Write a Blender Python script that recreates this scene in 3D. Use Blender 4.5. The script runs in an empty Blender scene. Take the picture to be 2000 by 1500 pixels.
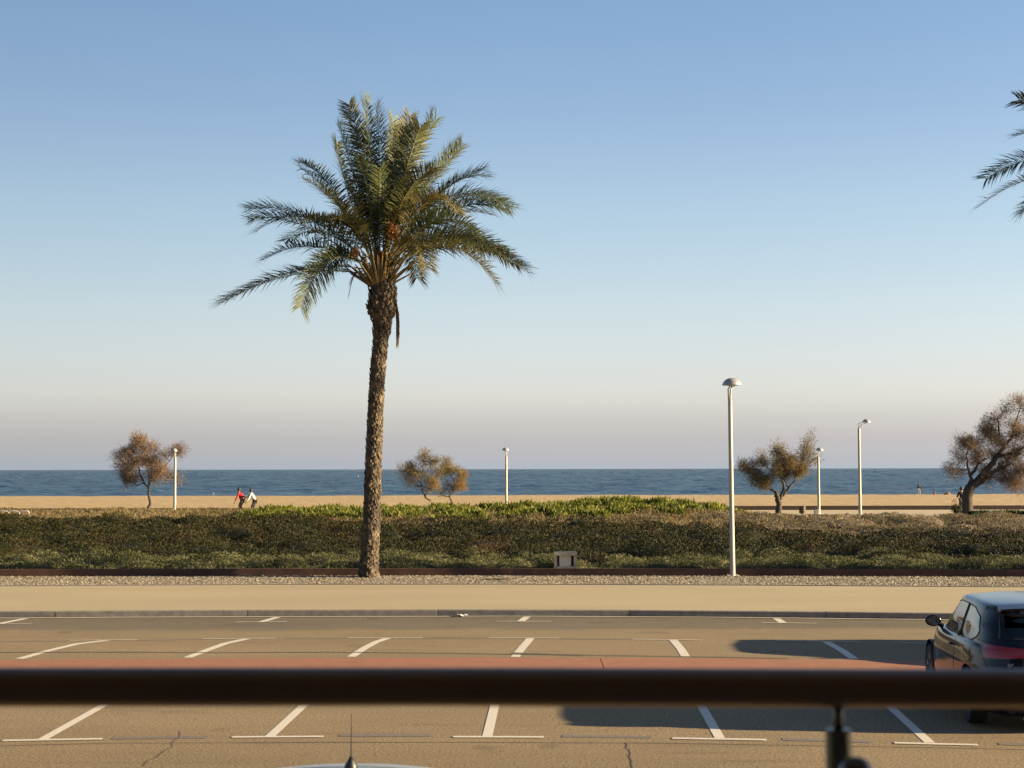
import bpy, bmesh, math, random
import numpy as np
from mathutils import Vector, Matrix, Euler
from mathutils.bvhtree import BVHTree
R = math.radians
random.seed(7); rng = np.random.default_rng(7)
sc = bpy.context.scene
C = bpy.context.scene.collection

# ------------------------------------------------------------------ camera
FPX = 3100.0
CAMZ = 3.0
cam_d = bpy.data.cameras.new('camera'); cam = bpy.data.objects.new('camera', cam_d); C.objects.link(cam)
sc.camera = cam
cam_d.sensor_width = 36.0; cam_d.lens = FPX / 2000 * 36
cam_d.clip_start = 0.05; cam_d.clip_end = 150000
cam_d.dof.use_dof = True; cam_d.dof.focus_distance = 48; cam_d.dof.aperture_fstop = 6.5
PITCH = math.atan((916 - 750) / FPX)
CM = Matrix.Rotation(math.pi / 2 + PITCH, 3, 'X') @ Matrix.Rotation(R(-0.115), 3, 'Z')
cam.matrix_world = Matrix.Translation((0, 0, CAMZ)) @ CM.to_4x4()

# ------------------------------------------------------------------ light
SUN_EL, SUN_BACK = 15.5, 5.0        # elevation; degrees behind the pure right-hand direction
sd = Vector((math.cos(R(SUN_EL)) * math.cos(R(SUN_BACK)), -math.cos(R(SUN_EL)) * math.sin(R(SUN_BACK)), math.sin(R(SUN_EL))))
sl = bpy.data.lights.new('sun', 'SUN'); sun = bpy.data.objects.new('sun', sl); C.objects.link(sun)
sl.energy = 5.0; sl.angle = R(0.5); sl.color = (1.0, 0.785, 0.465)
sun.rotation_euler = (-sd).to_track_quat('-Z', 'Y').to_euler(); sun.location = (40, -10, 30)
w = bpy.data.worlds.new('World'); sc.world = w; w.use_nodes = True
nt = w.node_tree; nt.nodes.clear()
sky = nt.nodes.new('ShaderNodeTexSky'); sky.sky_type = 'NISHITA'; sky.sun_disc = False
sky.sun_elevation = R(SUN_EL); sky.sun_rotation = R(90 + SUN_BACK)
sky.altitude = 10; sky.air_density = 1.0; sky.dust_density = 0.6; sky.ozone_density = 2.0
bg = nt.nodes.new('ShaderNodeBackground'); bg.inputs['Strength'].default_value = 0.055
wo = nt.nodes.new('ShaderNodeOutputWorld')
# low band of grey-pink sea haze in the sky, by view elevation
tc = nt.nodes.new('ShaderNodeTexCoord'); sp = nt.nodes.new('ShaderNodeSeparateXYZ')
nt.links.new(tc.outputs['Generated'], sp.inputs[0])
rp = nt.nodes.new('ShaderNodeValToRGB'); nt.links.new(sp.outputs['Z'], rp.inputs['Fac'])
mul = nt.nodes.new('ShaderNodeMix'); mul.data_type = 'RGBA'; mul.blend_type = 'MULTIPLY'; mul.inputs['Factor'].default_value = 1
nt.links.new(sky.outputs[0], mul.inputs['A']); nt.links.new(rp.outputs[0], mul.inputs['B'])
# the sky is a little dimmer away from the sun side
mrx = nt.nodes.new('ShaderNodeMapRange'); mrx.interpolation_type = 'SMOOTHSTEP'
mrx.inputs['From Min'].default_value = -.5; mrx.inputs['From Max'].default_value = .05; mrx.inputs['To Min'].default_value = 1.03; mrx.inputs['To Max'].default_value = 1.37
nt.links.new(sp.outputs['X'], mrx.inputs['Value'])
mul2 = nt.nodes.new('ShaderNodeVectorMath'); mul2.operation = 'SCALE'
nt.links.new(mul.outputs['Result'], mul2.inputs[0]); nt.links.new(mrx.outputs[0], mul2.inputs['Scale'])
nt.links.new(mul2.outputs[0], bg.inputs[0]); nt.links.new(bg.outputs[0], wo.inputs[0])
def ramp_set(rp, stops):
    e = rp.color_ramp.elements
    while len(e) > 1: e.remove(e[-1])
    e[0].position = stops[0][0]; e[0].color = (*stops[0][1], 1)
    for p, c in stops[1:]:
        k = e.new(p); k.color = (*c, 1)
SKYTINT = [(0.0, (.49, .595, 1.04)), (.0051, (.465, .53, .90)), (.018, (.452, .453, .695)), (.031, (.51, .478, .65)), (.047, (.62, .548, .65)),
           (.07, (.67, .575, .635)), (.102, (.70, .603, .61)), (.165, (.69, .620, .605)), (.227, (.62, .582, .600)), (.287, (.59, .58, .612)), (.5, (.5, .5, .5))]
ramp_set(rp, SKYTINT)
sc.view_settings.view_transform = 'Standard'; sc.view_settings.look = 'None'
sc.view_settings.gamma = 1; sc.view_settings.use_curve_mapping = False
sc.view_settings.exposure = 2.1
sc.cycles.max_bounces = 6; sc.cycles.transparent_max_bounces = 6

# ------------------------------------------------------------------ helpers
def ray(px, py):
    return CM @ Vector(((px - 1000) / FPX, -(py - 750) / FPX, -1))
def g(px, py, z=0.0):
    d = ray(px, py); t = (z - CAMZ) / d.z
    return Vector((d.x * t, d.y * t, z))
def P(px, py, Y):
    d = ray(px, py); t = Y / d.y
    return Vector((d.x * t, Y, CAMZ + d.z * t))

def tag(o, label=None, cat=None, group=None, kind=None):
    if label: o['label'] = label
    if cat: o['category'] = cat
    if group: o['group'] = group
    if kind: o['kind'] = kind
    return o
def empty(name, loc=(0, 0, 0), rz=0, label=None, cat=None, group=None):
    o = bpy.data.objects.new(name, None); C.objects.link(o); o.location = loc; o.rotation_euler.z = rz
    o.empty_display_size = .2
    return tag(o, label, cat, group)
def mesh_np(name, V, F, mat, parent=None, attrs=None, smooth=False):
    """V (N,3); F (M,k) int"""
    me = bpy.data.meshes.new(name)
    V = np.asarray(V, np.float32); F = np.asarray(F, np.int32)
    M, k = F.shape
    me.vertices.add(len(V)); me.vertices.foreach_set('co', V.ravel())
    me.loops.add(M * k); me.loops.foreach_set('vertex_index', F.ravel())
    me.polygons.add(M); me.polygons.foreach_set('loop_start', np.arange(0, M * k, k, dtype=np.int32))
    try: me.polygons.foreach_set('loop_total', np.full(M, k, np.int32))
    except Exception: pass
    if attrs:
        for an, arr in attrs.items():
            a = me.attributes.new(an, 'FLOAT', 'FACE'); a.data.foreach_set('value', np.asarray(arr, np.float32))
    if smooth: me.polygons.foreach_set('use_smooth', np.ones(M, bool))
    me.update(calc_edges=True); me.validate()
    if mat: me.materials.append(mat)
    o = bpy.data.objects.new(name, me); C.objects.link(o)
    if parent: o.parent = parent
    return o
def obj_bm(name, bm, mat, parent=None, smooth=False, autos=None):
    me = bpy.data.meshes.new(name); bm.to_mesh(me); bm.free()
    for m in (mat if isinstance(mat, (list, tuple)) else [mat]): me.materials.append(m)
    if smooth: me.polygons.foreach_set('use_smooth', np.ones(len(me.polygons), bool))
    if autos is not None:
        me.polygons.foreach_set('use_smooth', np.ones(len(me.polygons), bool))
        me.set_sharp_from_angle(angle=R(autos))
    o = bpy.data.objects.new(name, me); C.objects.link(o)
    if parent: o.parent = parent
    return o
def copy_tree(o, parent=None):
    c = o.copy(); C.objects.link(c)
    if parent: c.parent = parent
    for ch in list(o.children): copy_tree(ch, c)
    return c
def box(bm, c, s, bev=0.0, rz=0.0, mi=0, rot=None):
    r = bmesh.ops.create_cube(bm, size=1)
    vs = r['verts']
    m = Matrix.Translation(c) @ (rot if rot is not None else Matrix.Rotation(rz, 4, 'Z')) @ Matrix.Diagonal((s[0], s[1], s[2], 1))
    bmesh.ops.transform(bm, matrix=m, verts=vs)
    if bev:
        es = list({e for v in vs for e in v.link_edges})
        r2 = bmesh.ops.bevel(bm, geom=es, offset=bev, segments=2, affect='EDGES', profile=.6)
    return vs
def tube(bm, pts, rad, seg=10, cap=True, mi=0):
    pts = [Vector(p) for p in pts]
    if not isinstance(rad, (list, tuple)): rad = [rad] * len(pts)
    rings = []
    up = Vector((0, 0, 1))
    for i, p in enumerate(pts):
        t = (pts[min(i + 1, len(pts) - 1)] - pts[max(i - 1, 0)]).normalized()
        if i == 0:
            a = t.cross(up)
            if a.length < .2: a = t.cross(Vector((0, 1, 0)))
        else: a = pa - t * pa.dot(t)      # carry the ring frame along the curve
        a.normalize(); pa = a.copy(); b = t.cross(a).normalized()
        rings.append([bm.verts.new(p + (a * math.cos(2 * math.pi * k / seg) + b * math.sin(2 * math.pi * k / seg)) * rad[i]) for k in range(seg)])
    for i in range(len(rings) - 1):
        for k in range(seg):
            f = bm.faces.new((rings[i][k], rings[i][(k + 1) % seg], rings[i + 1][(k + 1) % seg], rings[i + 1][k])); f.material_index = mi
    if cap:
        bm.faces.new(rings[0][::-1]); bm.faces.new(rings[-1])
def lathe(bm, prof, seg=24, axis='Z', c=(0, 0, 0), a0=0):
    c = Vector(c); rings = []
    for r_, h in prof:
        ring = []
        for k in range(seg):
            a = a0 + 2 * math.pi * k / seg
            x, y = r_ * math.cos(a), r_ * math.sin(a)
            v = Vector((x, y, h)) if axis == 'Z' else Vector((h, x, y))
            ring.append(bm.verts.new(c + v))
        rings.append(ring)
    for i in range(len(rings) - 1):
        for k in range(seg):
            bm.faces.new((rings[i][k], rings[i][(k + 1) % seg], rings[i + 1][(k + 1) % seg], rings[i + 1][k]))
    bm.faces.new(rings[0][::-1]); bm.faces.new(rings[-1])

# value noise in numpy
_perm = rng.random((256, 256))
def vnoise(x, y, s=1.0, ox=0):
    x = np.asarray(x) * s + ox + 1000.3; y = np.asarray(y) * s + ox * .7 + 1000.7
    xi = np.floor(x).astype(int); yi = np.floor(y).astype(int); fx = x - xi; fy = y - yi
    fx = fx * fx * (3 - 2 * fx); fy = fy * fy * (3 - 2 * fy)
    A = _perm[xi % 256, yi % 256]; B = _perm[(xi + 1) % 256, yi % 256]; D = _perm[xi % 256, (yi + 1) % 256]; E = _perm[(xi + 1) % 256, (yi + 1) % 256]
    return (A * (1 - fx) + B * fx) * (1 - fy) + (D * (1 - fx) + E * fx) * fy
def mounds(x, y, cell, seed=0, rr=(.55, 1.0)):
    """bumpy shrub canopy: max of jittered domes, 0..1"""
    x = np.asarray(x, float); y = np.asarray(y, float)
    r_ = np.random.default_rng(seed); J = r_.random((128, 128, 4))
    cx = np.floor(x / cell).astype(int); cy = np.floor(y / cell).astype(int); out = np.zeros_like(x)
    for dx in (-1, 0, 1):
        for dy in (-1, 0, 1):
            j = J[(cx + dx) % 128, (cy + dy) % 128]
            px = (cx + dx + j[..., 0]) * cell; py = (cy + dy + j[..., 1]) * cell
            rad = cell * (rr[0] + (rr[1] - rr[0]) * j[..., 2]) ; hh = .45 + .55 * j[..., 3]
            q = 1 - ((x - px) ** 2 + (y - py) ** 2) / rad ** 2
            out = np.maximum(out, hh * np.sqrt(np.clip(q, 0, 1)))
    return out

# ------------------------------------------------------------------ materials
MATS = {}
def kk(*c): return tuple(x * .66 for x in c)
def newmat(name):
    m = bpy.data.materials.new(name); m.use_nodes = True; n = m.node_tree
    b = n.nodes['Principled BSDF']; MATS[name] = m
    return m, n, b
def N(n, t, **kw):
    k = n.nodes.new(t)
    for a, v in kw.items(): setattr(k, a, v)
    return k
def noise_ramp(n, scale, stops, detail=4, rough=.6, vec=None, mapping=None, dist=0):
    tcn = N(n, 'ShaderNodeTexCoord'); src = tcn.outputs['Object']
    if mapping:
        mp = N(n, 'ShaderNodeMapping'); mp.inputs['Scale'].default_value = mapping; n.links.new(src, mp.inputs[0]); src = mp.outputs[0]
    t = N(n, 'ShaderNodeTexNoise'); t.inputs['Scale'].default_value = scale; t.inputs['Detail'].default_value = detail
    t.inputs['Roughness'].default_value = rough; t.inputs['Distortion'].default_value = dist
    n.links.new(src, t.inputs['Vector'])
    r_ = N(n, 'ShaderNodeValToRGB'); ramp_set(r_, stops); n.links.new(t.outputs['Fac'], r_.inputs[0])
    return t, r_
def mixc(n, a, b, fac, mode='MIX'):
    m = N(n, 'ShaderNodeMix', data_type='RGBA', blend_type=mode)
    if isinstance(fac, (int, float)): m.inputs['Factor'].default_value = fac
    else: n.links.new(fac, m.inputs['Factor'])
    for s, v in (('A', a), ('B', b)):
        if isinstance(v, tuple): m.inputs[s].default_value = (*v, 1)
        else: n.links.new(v, m.inputs[s])
    return m.outputs['Result']
def bump(n, b, h, strength, dist):
    bp = N(n, 'ShaderNodeBump'); bp.inputs['Strength'].default_value = strength; bp.inputs['Distance'].default_value = dist
    n.links.new(h, bp.inputs['Height']); n.links.new(bp.outputs[0], b.inputs['Normal']); return bp
def simple(name, col, rough=.6, metal=0, var=.15, scale=8, bmp=0.0, spec=.5, coat=0):
    m, n, b = newmat(name); col = kk(*col)
    c0 = tuple(max(0, c * (1 - var)) for c in col); c1 = tuple(min(1, c * (1 + var)) for c in col)
    t, r_ = noise_ramp(n, scale, [(.3, c0), (.7, c1)])
    n.links.new(r_.outputs[0], b.inputs['Base Color'])
    b.inputs['Roughness'].default_value = rough; b.inputs['Metallic'].default_value = metal
    b.inputs['Specular IOR Level'].default_value = spec
    if coat: b.inputs['Coat Weight'].default_value = coat; b.inputs['Coat Roughness'].default_value = .03
    if bmp: bump(n, b, t.outputs['Fac'], bmp, .02)
    return m

# asphalt: warm aggregate with dark binder, worn streaks along the road, greyer lane by the kerb
def asphalt():
    m, n, b = newmat('asphalt')
    t1, r1 = noise_ramp(n, 34, [(.36, kk(.055, .040, .024)), (.5, kk(.242, .174, .098)), (.62, kk(.40, .315, .205))], detail=4, rough=.8)
    t2, r2 = noise_ramp(n, .35, [(.3, (.80, .79, .78)), (.65, (1.06, 1.05, 1.04))], detail=6, mapping=(.35, 1, 1), rough=.7)
    c = mixc(n, r1.outputs[0], r2.outputs[0], 1, 'MULTIPLY')
    t3, r3 = noise_ramp(n, 1.2, [(.56, (1, 1, 1)), (.70, (.66, .65, .66))], detail=6, mapping=(.25, 2.2, 1), rough=.7)
    c = mixc(n, c, r3.outputs[0], .8, 'MULTIPLY')
    t4, r4 = noise_ramp(n, .9, [(.66, (1, 1, 1)), (.72, (.62, .60, .60))], detail=2, dist=.4)
    c = mixc(n, c, r4.outputs[0], .7, 'MULTIPLY')
    # greyer newer lane along the kerb
    tcn = N(n, 'ShaderNodeTexCoord'); s = N(n, 'ShaderNodeSeparateXYZ'); n.links.new(tcn.outputs['Object'], s.inputs[0])
    ns = N(n, 'ShaderNodeTexNoise'); ns.inputs['Scale'].default_value = .6; n.links.new(tcn.outputs['Object'], ns.inputs['Vector'])
    ad = N(n, 'ShaderNodeMath', operation='MULTIPLY_ADD'); ad.inputs[1].default_value = .8; n.links.new(ns.outputs['Fac'], ad.inputs[0]); n.links.new(s.outputs['Y'], ad.inputs[2])
    mr = N(n, 'ShaderNodeMapRange'); mr.inputs['From Min'].default_value = 30.1; mr.inputs['From Max'].default_value = 30.6
    n.links.new(ad.outputs[0], mr.inputs['Value'])
    c = mixc(n, c, (.60, .66, .78), mr.outputs[0], 'MULTIPLY')
    n.links.new(c, b.inputs['Base Color']); b.inputs['Roughness'].default_value = .85; b.inputs['Specular IOR Level'].default_value = .3
    bump(n, b, t1.outputs['Fac'], .5, .012)
    return m
asphalt_m = asphalt()
def paint():
    m, n, b = newmat('road_paint')
    t, r_ = noise_ramp(n, 26, [(.28, kk(.34, .27, .19)), (.42, kk(.64, .58, .50)), (.7, kk(.74, .69, .62))], detail=6, rough=.75)
    n.links.new(r_.outputs[0], b.inputs['Base Color']); b.inputs['Roughness'].default_value = .6; return m
paint_m = paint()
thin_paint = simple('worn_paint', (.52, .46, .37), .7, var=.3, scale=9)
ghost_m = simple('blacked_out_paint', (.150, .128, .115), .8, var=.22, scale=14)
crack_shadow_m = simple('crack', (.06, .045, .03), .95)  # dark colour of cracks and seam, also of the painted pole shadow
red_m = simple('red_paving', (.29, .112, .052), .8, var=.14, scale=3, bmp=.2)
def pavement():
    m, n, b = newmat('pavement_concrete')
    t1, r1 = noise_ramp(n, 30, [(.3, kk(.345, .275, .165)), (.7, kk(.43, .35, .215))], detail=4, rough=.7)
    t2, r2 = noise_ramp(n, .5, [(.35, (.90, .9, .9)), (.65, (1.03, 1.03, 1.03))], detail=6, mapping=(.3, 1, 1))
    c = mixc(n, r1.outputs[0], r2.outputs[0], 1, 'MULTIPLY')
    n.links.new(c, b.inputs['Base Color']); b.inputs['Roughness'].default_value = .85; bump(n, b, t1.outputs['Fac'], .25, .01); return m
pave_m = pavement()
kerb_m = simple('kerb_stone', (.20, .18, .165), .85, var=.25, scale=7, bmp=.3)
def gravelm():
    m, n, b = newmat('gravel')
    tcn = N(n, 'ShaderNodeTexCoord'); v = N(n, 'ShaderNodeTexVoronoi'); v.inputs['Scale'].default_value = 11
    n.links.new(tcn.outputs['Object'], v.inputs['Vector'])
    s = N(n, 'ShaderNodeSeparateColor'); n.links.new(v.outputs['Color'], s.inputs[0])
    r_ = N(n, 'ShaderNodeValToRGB'); ramp_set(r_, [(0, kk(.13, .10, .07)), (.5, kk(.22, .18, .13)), (1, kk(.36, .31, .24))]); n.links.new(s.outputs[0], r_.inputs[0])
    n.links.new(r_.outputs[0], b.inputs['Base Color']); b.inputs['Roughness'].default_value = .9
    bump(n, b, v.outputs['Distance'], -1.0, .05); return m
gravel_m = gravelm()
corten_m = simple('rusted_steel', (.085, .035, .020), .8, var=.35, scale=3, bmp=.2)
def sandm():
    m, n, b = newmat('sand')
    t1, r1 = noise_ramp(n, 1.6, [(.3, kk(.34, .235, .112)), (.55, kk(.45, .32, .155)), (.75, kk(.55, .40, .205))], detail=8, rough=.75, mapping=(.5, .35, 1))
    tcn = N(n, 'ShaderNodeTexCoord'); s_ = N(n, 'ShaderNodeSeparateXYZ'); n.links.new(tcn.outputs['Object'], s_.inputs[0])
    mr = N(n, 'ShaderNodeMapRange'); mr.inputs['From Min'].default_value = -1.02; mr.inputs['From Max'].default_value = -1.14; n.links.new(s_.outputs['Z'], mr.inputs['Value'])
    t2, r2 = noise_ramp(n, 2.2, [(.35, (.78, .76, .74)), (.6, (1.05, 1.04, 1.03))], detail=5, rough=.7, mapping=(.5, .2, 1))
    c = mixc(n, r1.outputs[0], r2.outputs[0], 1, 'MULTIPLY'); c = mixc(n, c, (.5, .45, .42), mr.outputs[0], 'MULTIPLY')
    n.links.new(c, b.inputs['Base Color']); b.inputs['Roughness'].default_value = .95
    bump(n, b, t1.outputs['Fac'], .9, .15); return m
sand_m = sandm()
soil_m = simple('soil', (.15, .115, .06), .95, var=.3, scale=3, bmp=.4)
def seam():
    m, n, b = newmat('sea_water'); out = n.nodes['Material Output']; n.nodes.remove(b)
    t1, r1 = noise_ramp(n, .11, [(.38, (.008, .024, .058)), (.50, (.017, .047, .096)), (.62, (.034, .082, .130))], detail=7, rough=.68, mapping=(.5, 1.0, 1))
    df = N(n, 'ShaderNodeBsdfDiffuse'); gl = N(n, 'ShaderNodeBsdfGlossy'); gl.inputs['Roughness'].default_value = .2
    t2, _ = noise_ramp(n, 1.1, [(0, (0, 0, 0)), (1, (1, 1, 1))], detail=4, rough=.6, mapping=(.6, 1, 1))
    bp = N(n, 'ShaderNodeBump'); bp.inputs['Strength'].default_value = .6; bp.inputs['Distance'].default_value = .25; n.links.new(t2.outputs['Fac'], bp.inputs['Height'])
    n.links.new(r1.outputs[0], df.inputs[0]); n.links.new(bp.outputs[0], df.inputs['Normal']); n.links.new(bp.outputs[0], gl.inputs['Normal'])
    # a rough sea reflects far less at grazing angles than a mirror would
    lw = N(n, 'ShaderNodeLayerWeight'); lw.inputs['Blend'].default_value = .25; n.links.new(bp.outputs[0], lw.inputs['Normal'])
    mr = N(n, 'ShaderNodeMapRange'); mr.inputs['From Max'].default_value = .9; mr.inputs['To Min'].default_value = .02; mr.inputs['To Max'].default_value = .34; n.links.new(lw.outputs['Fresnel'], mr.inputs['Value'])
    mx = N(n, 'ShaderNodeMixShader'); n.links.new(mr.outputs[0], mx.inputs[0]); n.links.new(df.outputs[0], mx.inputs[1]); n.links.new(gl.outputs[0], mx.inputs[2]); n.links.new(mx.outputs[0], out.inputs[0]); return m
sea_m = seam()
prom_m = simple('promenade_concrete', (.42, .34, .22), .85, var=.1, scale=2)
wood_m = simple('weathered_wood', (.06, .032, .018), .8, var=.3, scale=5)

def leafm(name, c_dark, c_mid, c_light, nscale=.8, transl=.25, rough=.6, tone2=None, spec=.15):
    m, n, b = newmat(name)
    at = N(n, 'ShaderNodeAttribute', attribute_name='rnd')
    t, r_ = noise_ramp(n, nscale, [(.32, kk(*c_dark)), (.52, kk(*c_mid)), (.72, kk(*c_light))], detail=4, rough=.65)
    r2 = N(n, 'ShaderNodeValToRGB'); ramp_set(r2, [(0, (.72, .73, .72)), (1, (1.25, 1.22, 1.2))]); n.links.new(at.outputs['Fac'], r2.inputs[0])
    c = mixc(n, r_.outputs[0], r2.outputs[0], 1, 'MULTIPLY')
    if tone2:
        a2 = N(n, 'ShaderNodeAttribute', attribute_name='tone')
        c2 = mixc(n, kk(*tone2), r2.outputs[0], 1, 'MULTIPLY')
        c = mixc(n, c, c2, a2.outputs['Fac'])
    n.links.new(c, b.inputs['Base Color']); b.inputs['Roughness'].default_value = rough; b.inputs['Specular IOR Level'].default_value = spec
    tr = N(n, 'ShaderNodeBsdfTranslucent'); n.links.new(c, tr.inputs[0])
    mx = N(n, 'ShaderNodeMixShader'); mx.inputs[0].default_value = transl
    n.links.new(b.outputs[0], mx.inputs[1]); n.links.new(tr.outputs[0], mx.inputs[2])
    n.links.new(mx.outputs[0], n.nodes['Material Output'].inputs[0]); return m

# ------------------------------------------------------------------ the ground
def line_pts(pix, z, ext=400):
    """pixel polyline on the ground -> world points, extended straight at both ends"""
    pts = [g(x, y, z) for x, y in pix]
    a, b = pts[0], pts[-1]
    sl_ = (b.y - a.y) / (b.x - a.x)
    pts = [Vector((a.x - ext, a.y - sl_ * ext * .3, z))] + pts + [Vector((b.x + ext, b.y + sl_ * ext * .3, z))]
    return pts
def resample(pts, xs, z=None):
    X = [p.x for p in pts]; Y = [p.y for p in pts]
    return np.interp(xs, X, Y)
XS = np.concatenate([[-400, -120, -60], np.arange(-40, 40.1, 1.0), [60, 120, 400]])
kerb_bot = resample(line_pts([(0, 1207.5), (250, 1205.5), (500, 1204.5), (1000, 1203.5), (1400, 1205.5), (1800, 1210), (2000, 1213)], 0), XS)
pave_back = resample(line_pts([(0, 1145), (500, 1142), (1000, 1141.5), (1500, 1143.5), (2000, 1147)], .13), XS)
beam_line = resample(line_pts([(0, 1126), (500, 1124.5), (1000, 1124), (1500, 1125), (2000, 1127)], .12), XS)
def strip(name, y0, y1, z0, z1, mat, ny=1, parent=None):
    rows = []
    for j in range(ny + 1):
        t = j / ny
        rows.append(np.stack([XS, y0 + (y1 - y0) * t, np.full_like(XS, z0 + (z1 - z0) * t)], 1))
    V = np.concatenate(rows); n = len(XS)
    F = [(j * n + i, j * n + i + 1, (j + 1) * n + i + 1, (j + 1) * n + i) for j in range(ny) for i in range(n - 1)]
    return mesh_np(name, V, F, mat, parent)
FULL = np.ones_like(XS)
road = tag(strip('road', FULL * 2.6, kerb_bot + .02, 0, 0, asphalt_m), kind='structure')
# kerb with real height, stones with joints
def kerb():
    bm = bmesh.new()
    x = -60.0
    while x < 60:
        L = 3.9 + random.uniform(-.02, .02); xa, xb = x + .008, x + L - .008
        ya, yb = np.interp(xa, XS, kerb_bot), np.interp(xb, XS, kerb_bot)
        prof = [(0, -.02), (0.006, .118), (.02, .132), (.16, .132), (.16, -.02)]
        A = [bm.verts.new((xa, ya + p, q + random.uniform(0, .002))) for p, q in prof]; B = [bm.verts.new((xb, yb + p, q)) for p, q in prof]
        for i in range(len(prof) - 1): bm.faces.new((A[i], B[i], B[i + 1], A[i + 1]))
        bm.faces.new(A[::-1]); bm.faces.new(B); x += L
    return tag(obj_bm('kerb', bm, kerb_m), kind='structure')
kerb()
tag(strip('pavement', kerb_bot + .15, pave_back, .128, .128, pave_m), kind='structure')
# gravel bed
tag(strip('gravel_bed', pave_back, beam_line + .5, .12, .12, gravel_m), kind='structure')
bm = bmesh.new()
for i in range(len(XS) - 1):
    p0 = (XS[i], pave_back[i]); p1 = (XS[i + 1], pave_back[i + 1])
    A = [bm.verts.new((p0[0], p0[1] + dy, dz)) for dy, dz in ((-.01, .10), (-.01, .145), (.07, .145), (.07, .10))]
    B = [bm.verts.new((p1[0], p1[1] + dy, dz)) for dy, dz in ((-.01, .10), (-.01, .145), (.07, .145), (.07, .10))]
    for k in range(3): bm.faces.new((A[k], B[k], B[k + 1], A[k + 1]))
tag(obj_bm('pavement_edging', bm, kerb_m), kind='structure')
# loose pebbles on the gravel
n = 26000
gx = rng.uniform(-22, 22, n); y0 = np.interp(gx, XS, pave_back) + .1; y1 = np.interp(gx, XS, beam_line) - .02
gy = y0 + (y1 - y0) * rng.random(n); gs = rng.uniform(.012, .038, n)
base = np.array([[1, 0, 0], [0, 1, 0], [-1, 0, 0], [0, -1, 0], [0, 0, .8]]); a = rng.uniform(0, 6.28, n)
V = np.zeros((n, 5, 3)); ca, sa = np.cos(a)[:, None], np.sin(a)[:, None]
V[:, :, 0] = gx[:, None] + (base[None, :, 0] * ca - base[None, :, 1] * sa) * gs[:, None] * 1.3
V[:, :, 1] = gy[:, None] + (base[None, :, 0] * sa + base[None, :, 1] * ca) * gs[:, None]
V[:, :, 2] = .12 + base[None, :, 2] * gs[:, None]
F = np.array([[0, 1, 4], [1, 2, 4], [2, 3, 4], [3, 0, 4]])[None] + (np.arange(n) * 5)[:, None, None]
def pebm():
    m, n_, b = newmat('pebbles'); at = N(n_, 'ShaderNodeAttribute', attribute_name='rnd'); r_ = N(n_, 'ShaderNodeValToRGB')
    ramp_set(r_, [(0, kk(.10, .08, .055)), (.5, kk(.22, .18, .13)), (1, kk(.46, .39, .30))]); n_.links.new(at.outputs['Fac'], r_.inputs[0]); n_.links.new(r_.outputs[0], b.inputs['Base Color']); b.inputs['Roughness'].default_value = .9; return m
tag(mesh_np('gravel', V.reshape(-1, 3), F.reshape(-1, 3), pebm(), attrs={'rnd': np.repeat(rng.random(n), 4)}), kind='stuff', label='loose grey and beige gravel between pavement and rusty edging', cat='gravel')

# rusted edging beam
def beam():
    bm = bmesh.new()
    for i in range(len(XS) - 1):
        for (dy0, dy1, z0, z1) in ((0, .022, .05, .315),):
            q = []
            for X, Y in ((XS[i], beam_line[i]), (XS[i + 1], beam_line[i + 1])):
                q.append([bm.verts.new((X, Y + a, b)) for a, b in ((dy0, z0), (dy0, z1 - .006), (dy0 + .004, z1), (dy1 + .05, z1), (dy1 + .05, z1 - .02), (dy1, z1 - .02), (dy1, z0))])
            for k in range(6): bm.faces.new((q[0][k], q[1][k], q[1][k + 1], q[0][k + 1]))
    bmesh.ops.remove_doubles(bm, verts=bm.verts, dist=.0005)
    o = obj_bm('steel_edging', bm, corten_m)
    return tag(o, 'long low rust brown steel edging along the foot of the planting', 'edging')
beam()

# planting bed terrain: from beam (y~42) to promenade (y~99), with a mound
PROM_Y0, PROM_Y1 = 88.0, 112.0
def bed_end(X): return np.interp(X, [-16.5, -14.5, 12.5, 15.5], [109.5, 99, 99, 89])
def prof_mound(X):   # soil crest height of the mound by X (at depth ~92)
    return np.interp(X, [-18, -15, -10, -5, -1, 2.5, 5, 8, 11, 14, 18], [0, .05, .14, .22, .32, .44, .62, .64, .36, .08, 0])
def soil_z(X, Y, ):
    X = np.asarray(X, float); Y = np.asarray(Y, float)
    b = .16 + .10 * np.clip((Y - 46) / 26, 0, 1) - .14 * np.clip((Y - 80) / 10, 0, 1)
    f = np.clip((Y - 76) / 13, 0, 1); f = f * f * (3 - 2 * f); r_ = 1 - np.clip((Y - 92) / 6.5, 0, 1); r_ = r_ * r_ * (3 - 2 * r_)
    z = b + prof_mound(X) * f * r_
    return z + .05 * (vnoise(X, Y, .7) - .5)
gxs = np.concatenate([[-300, -90], np.linspace(-44, 44, 177), [90, 300]]); gys = np.linspace(0, 1, 90)
GX, T = np.meshgrid(gxs, gys); Y0 = np.interp(GX, XS, beam_line) + .02; GY = Y0 + (bed_end(GX) - Y0) * T
Z = soil_z(GX, GY); Vv = np.stack([GX, GY, Z], -1).reshape(-1, 3); nx = len(gxs)
F = [(j * nx + i, j * nx + i + 1, (j + 1) * nx + i + 1, (j + 1) * nx + i) for j in range(len(gys) - 1) for i in range(nx - 1)]
tag(mesh_np('planting_soil', Vv, F, soil_m, smooth=True), kind='structure')
# promenade
bm = bmesh.new(); box(bm, (0, (PROM_Y0 + PROM_Y1) / 2 , -.17), (900, PROM_Y1 - PROM_Y0, .5)); tag(obj_bm('promenade', bm, prom_m), kind='structure')
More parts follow.
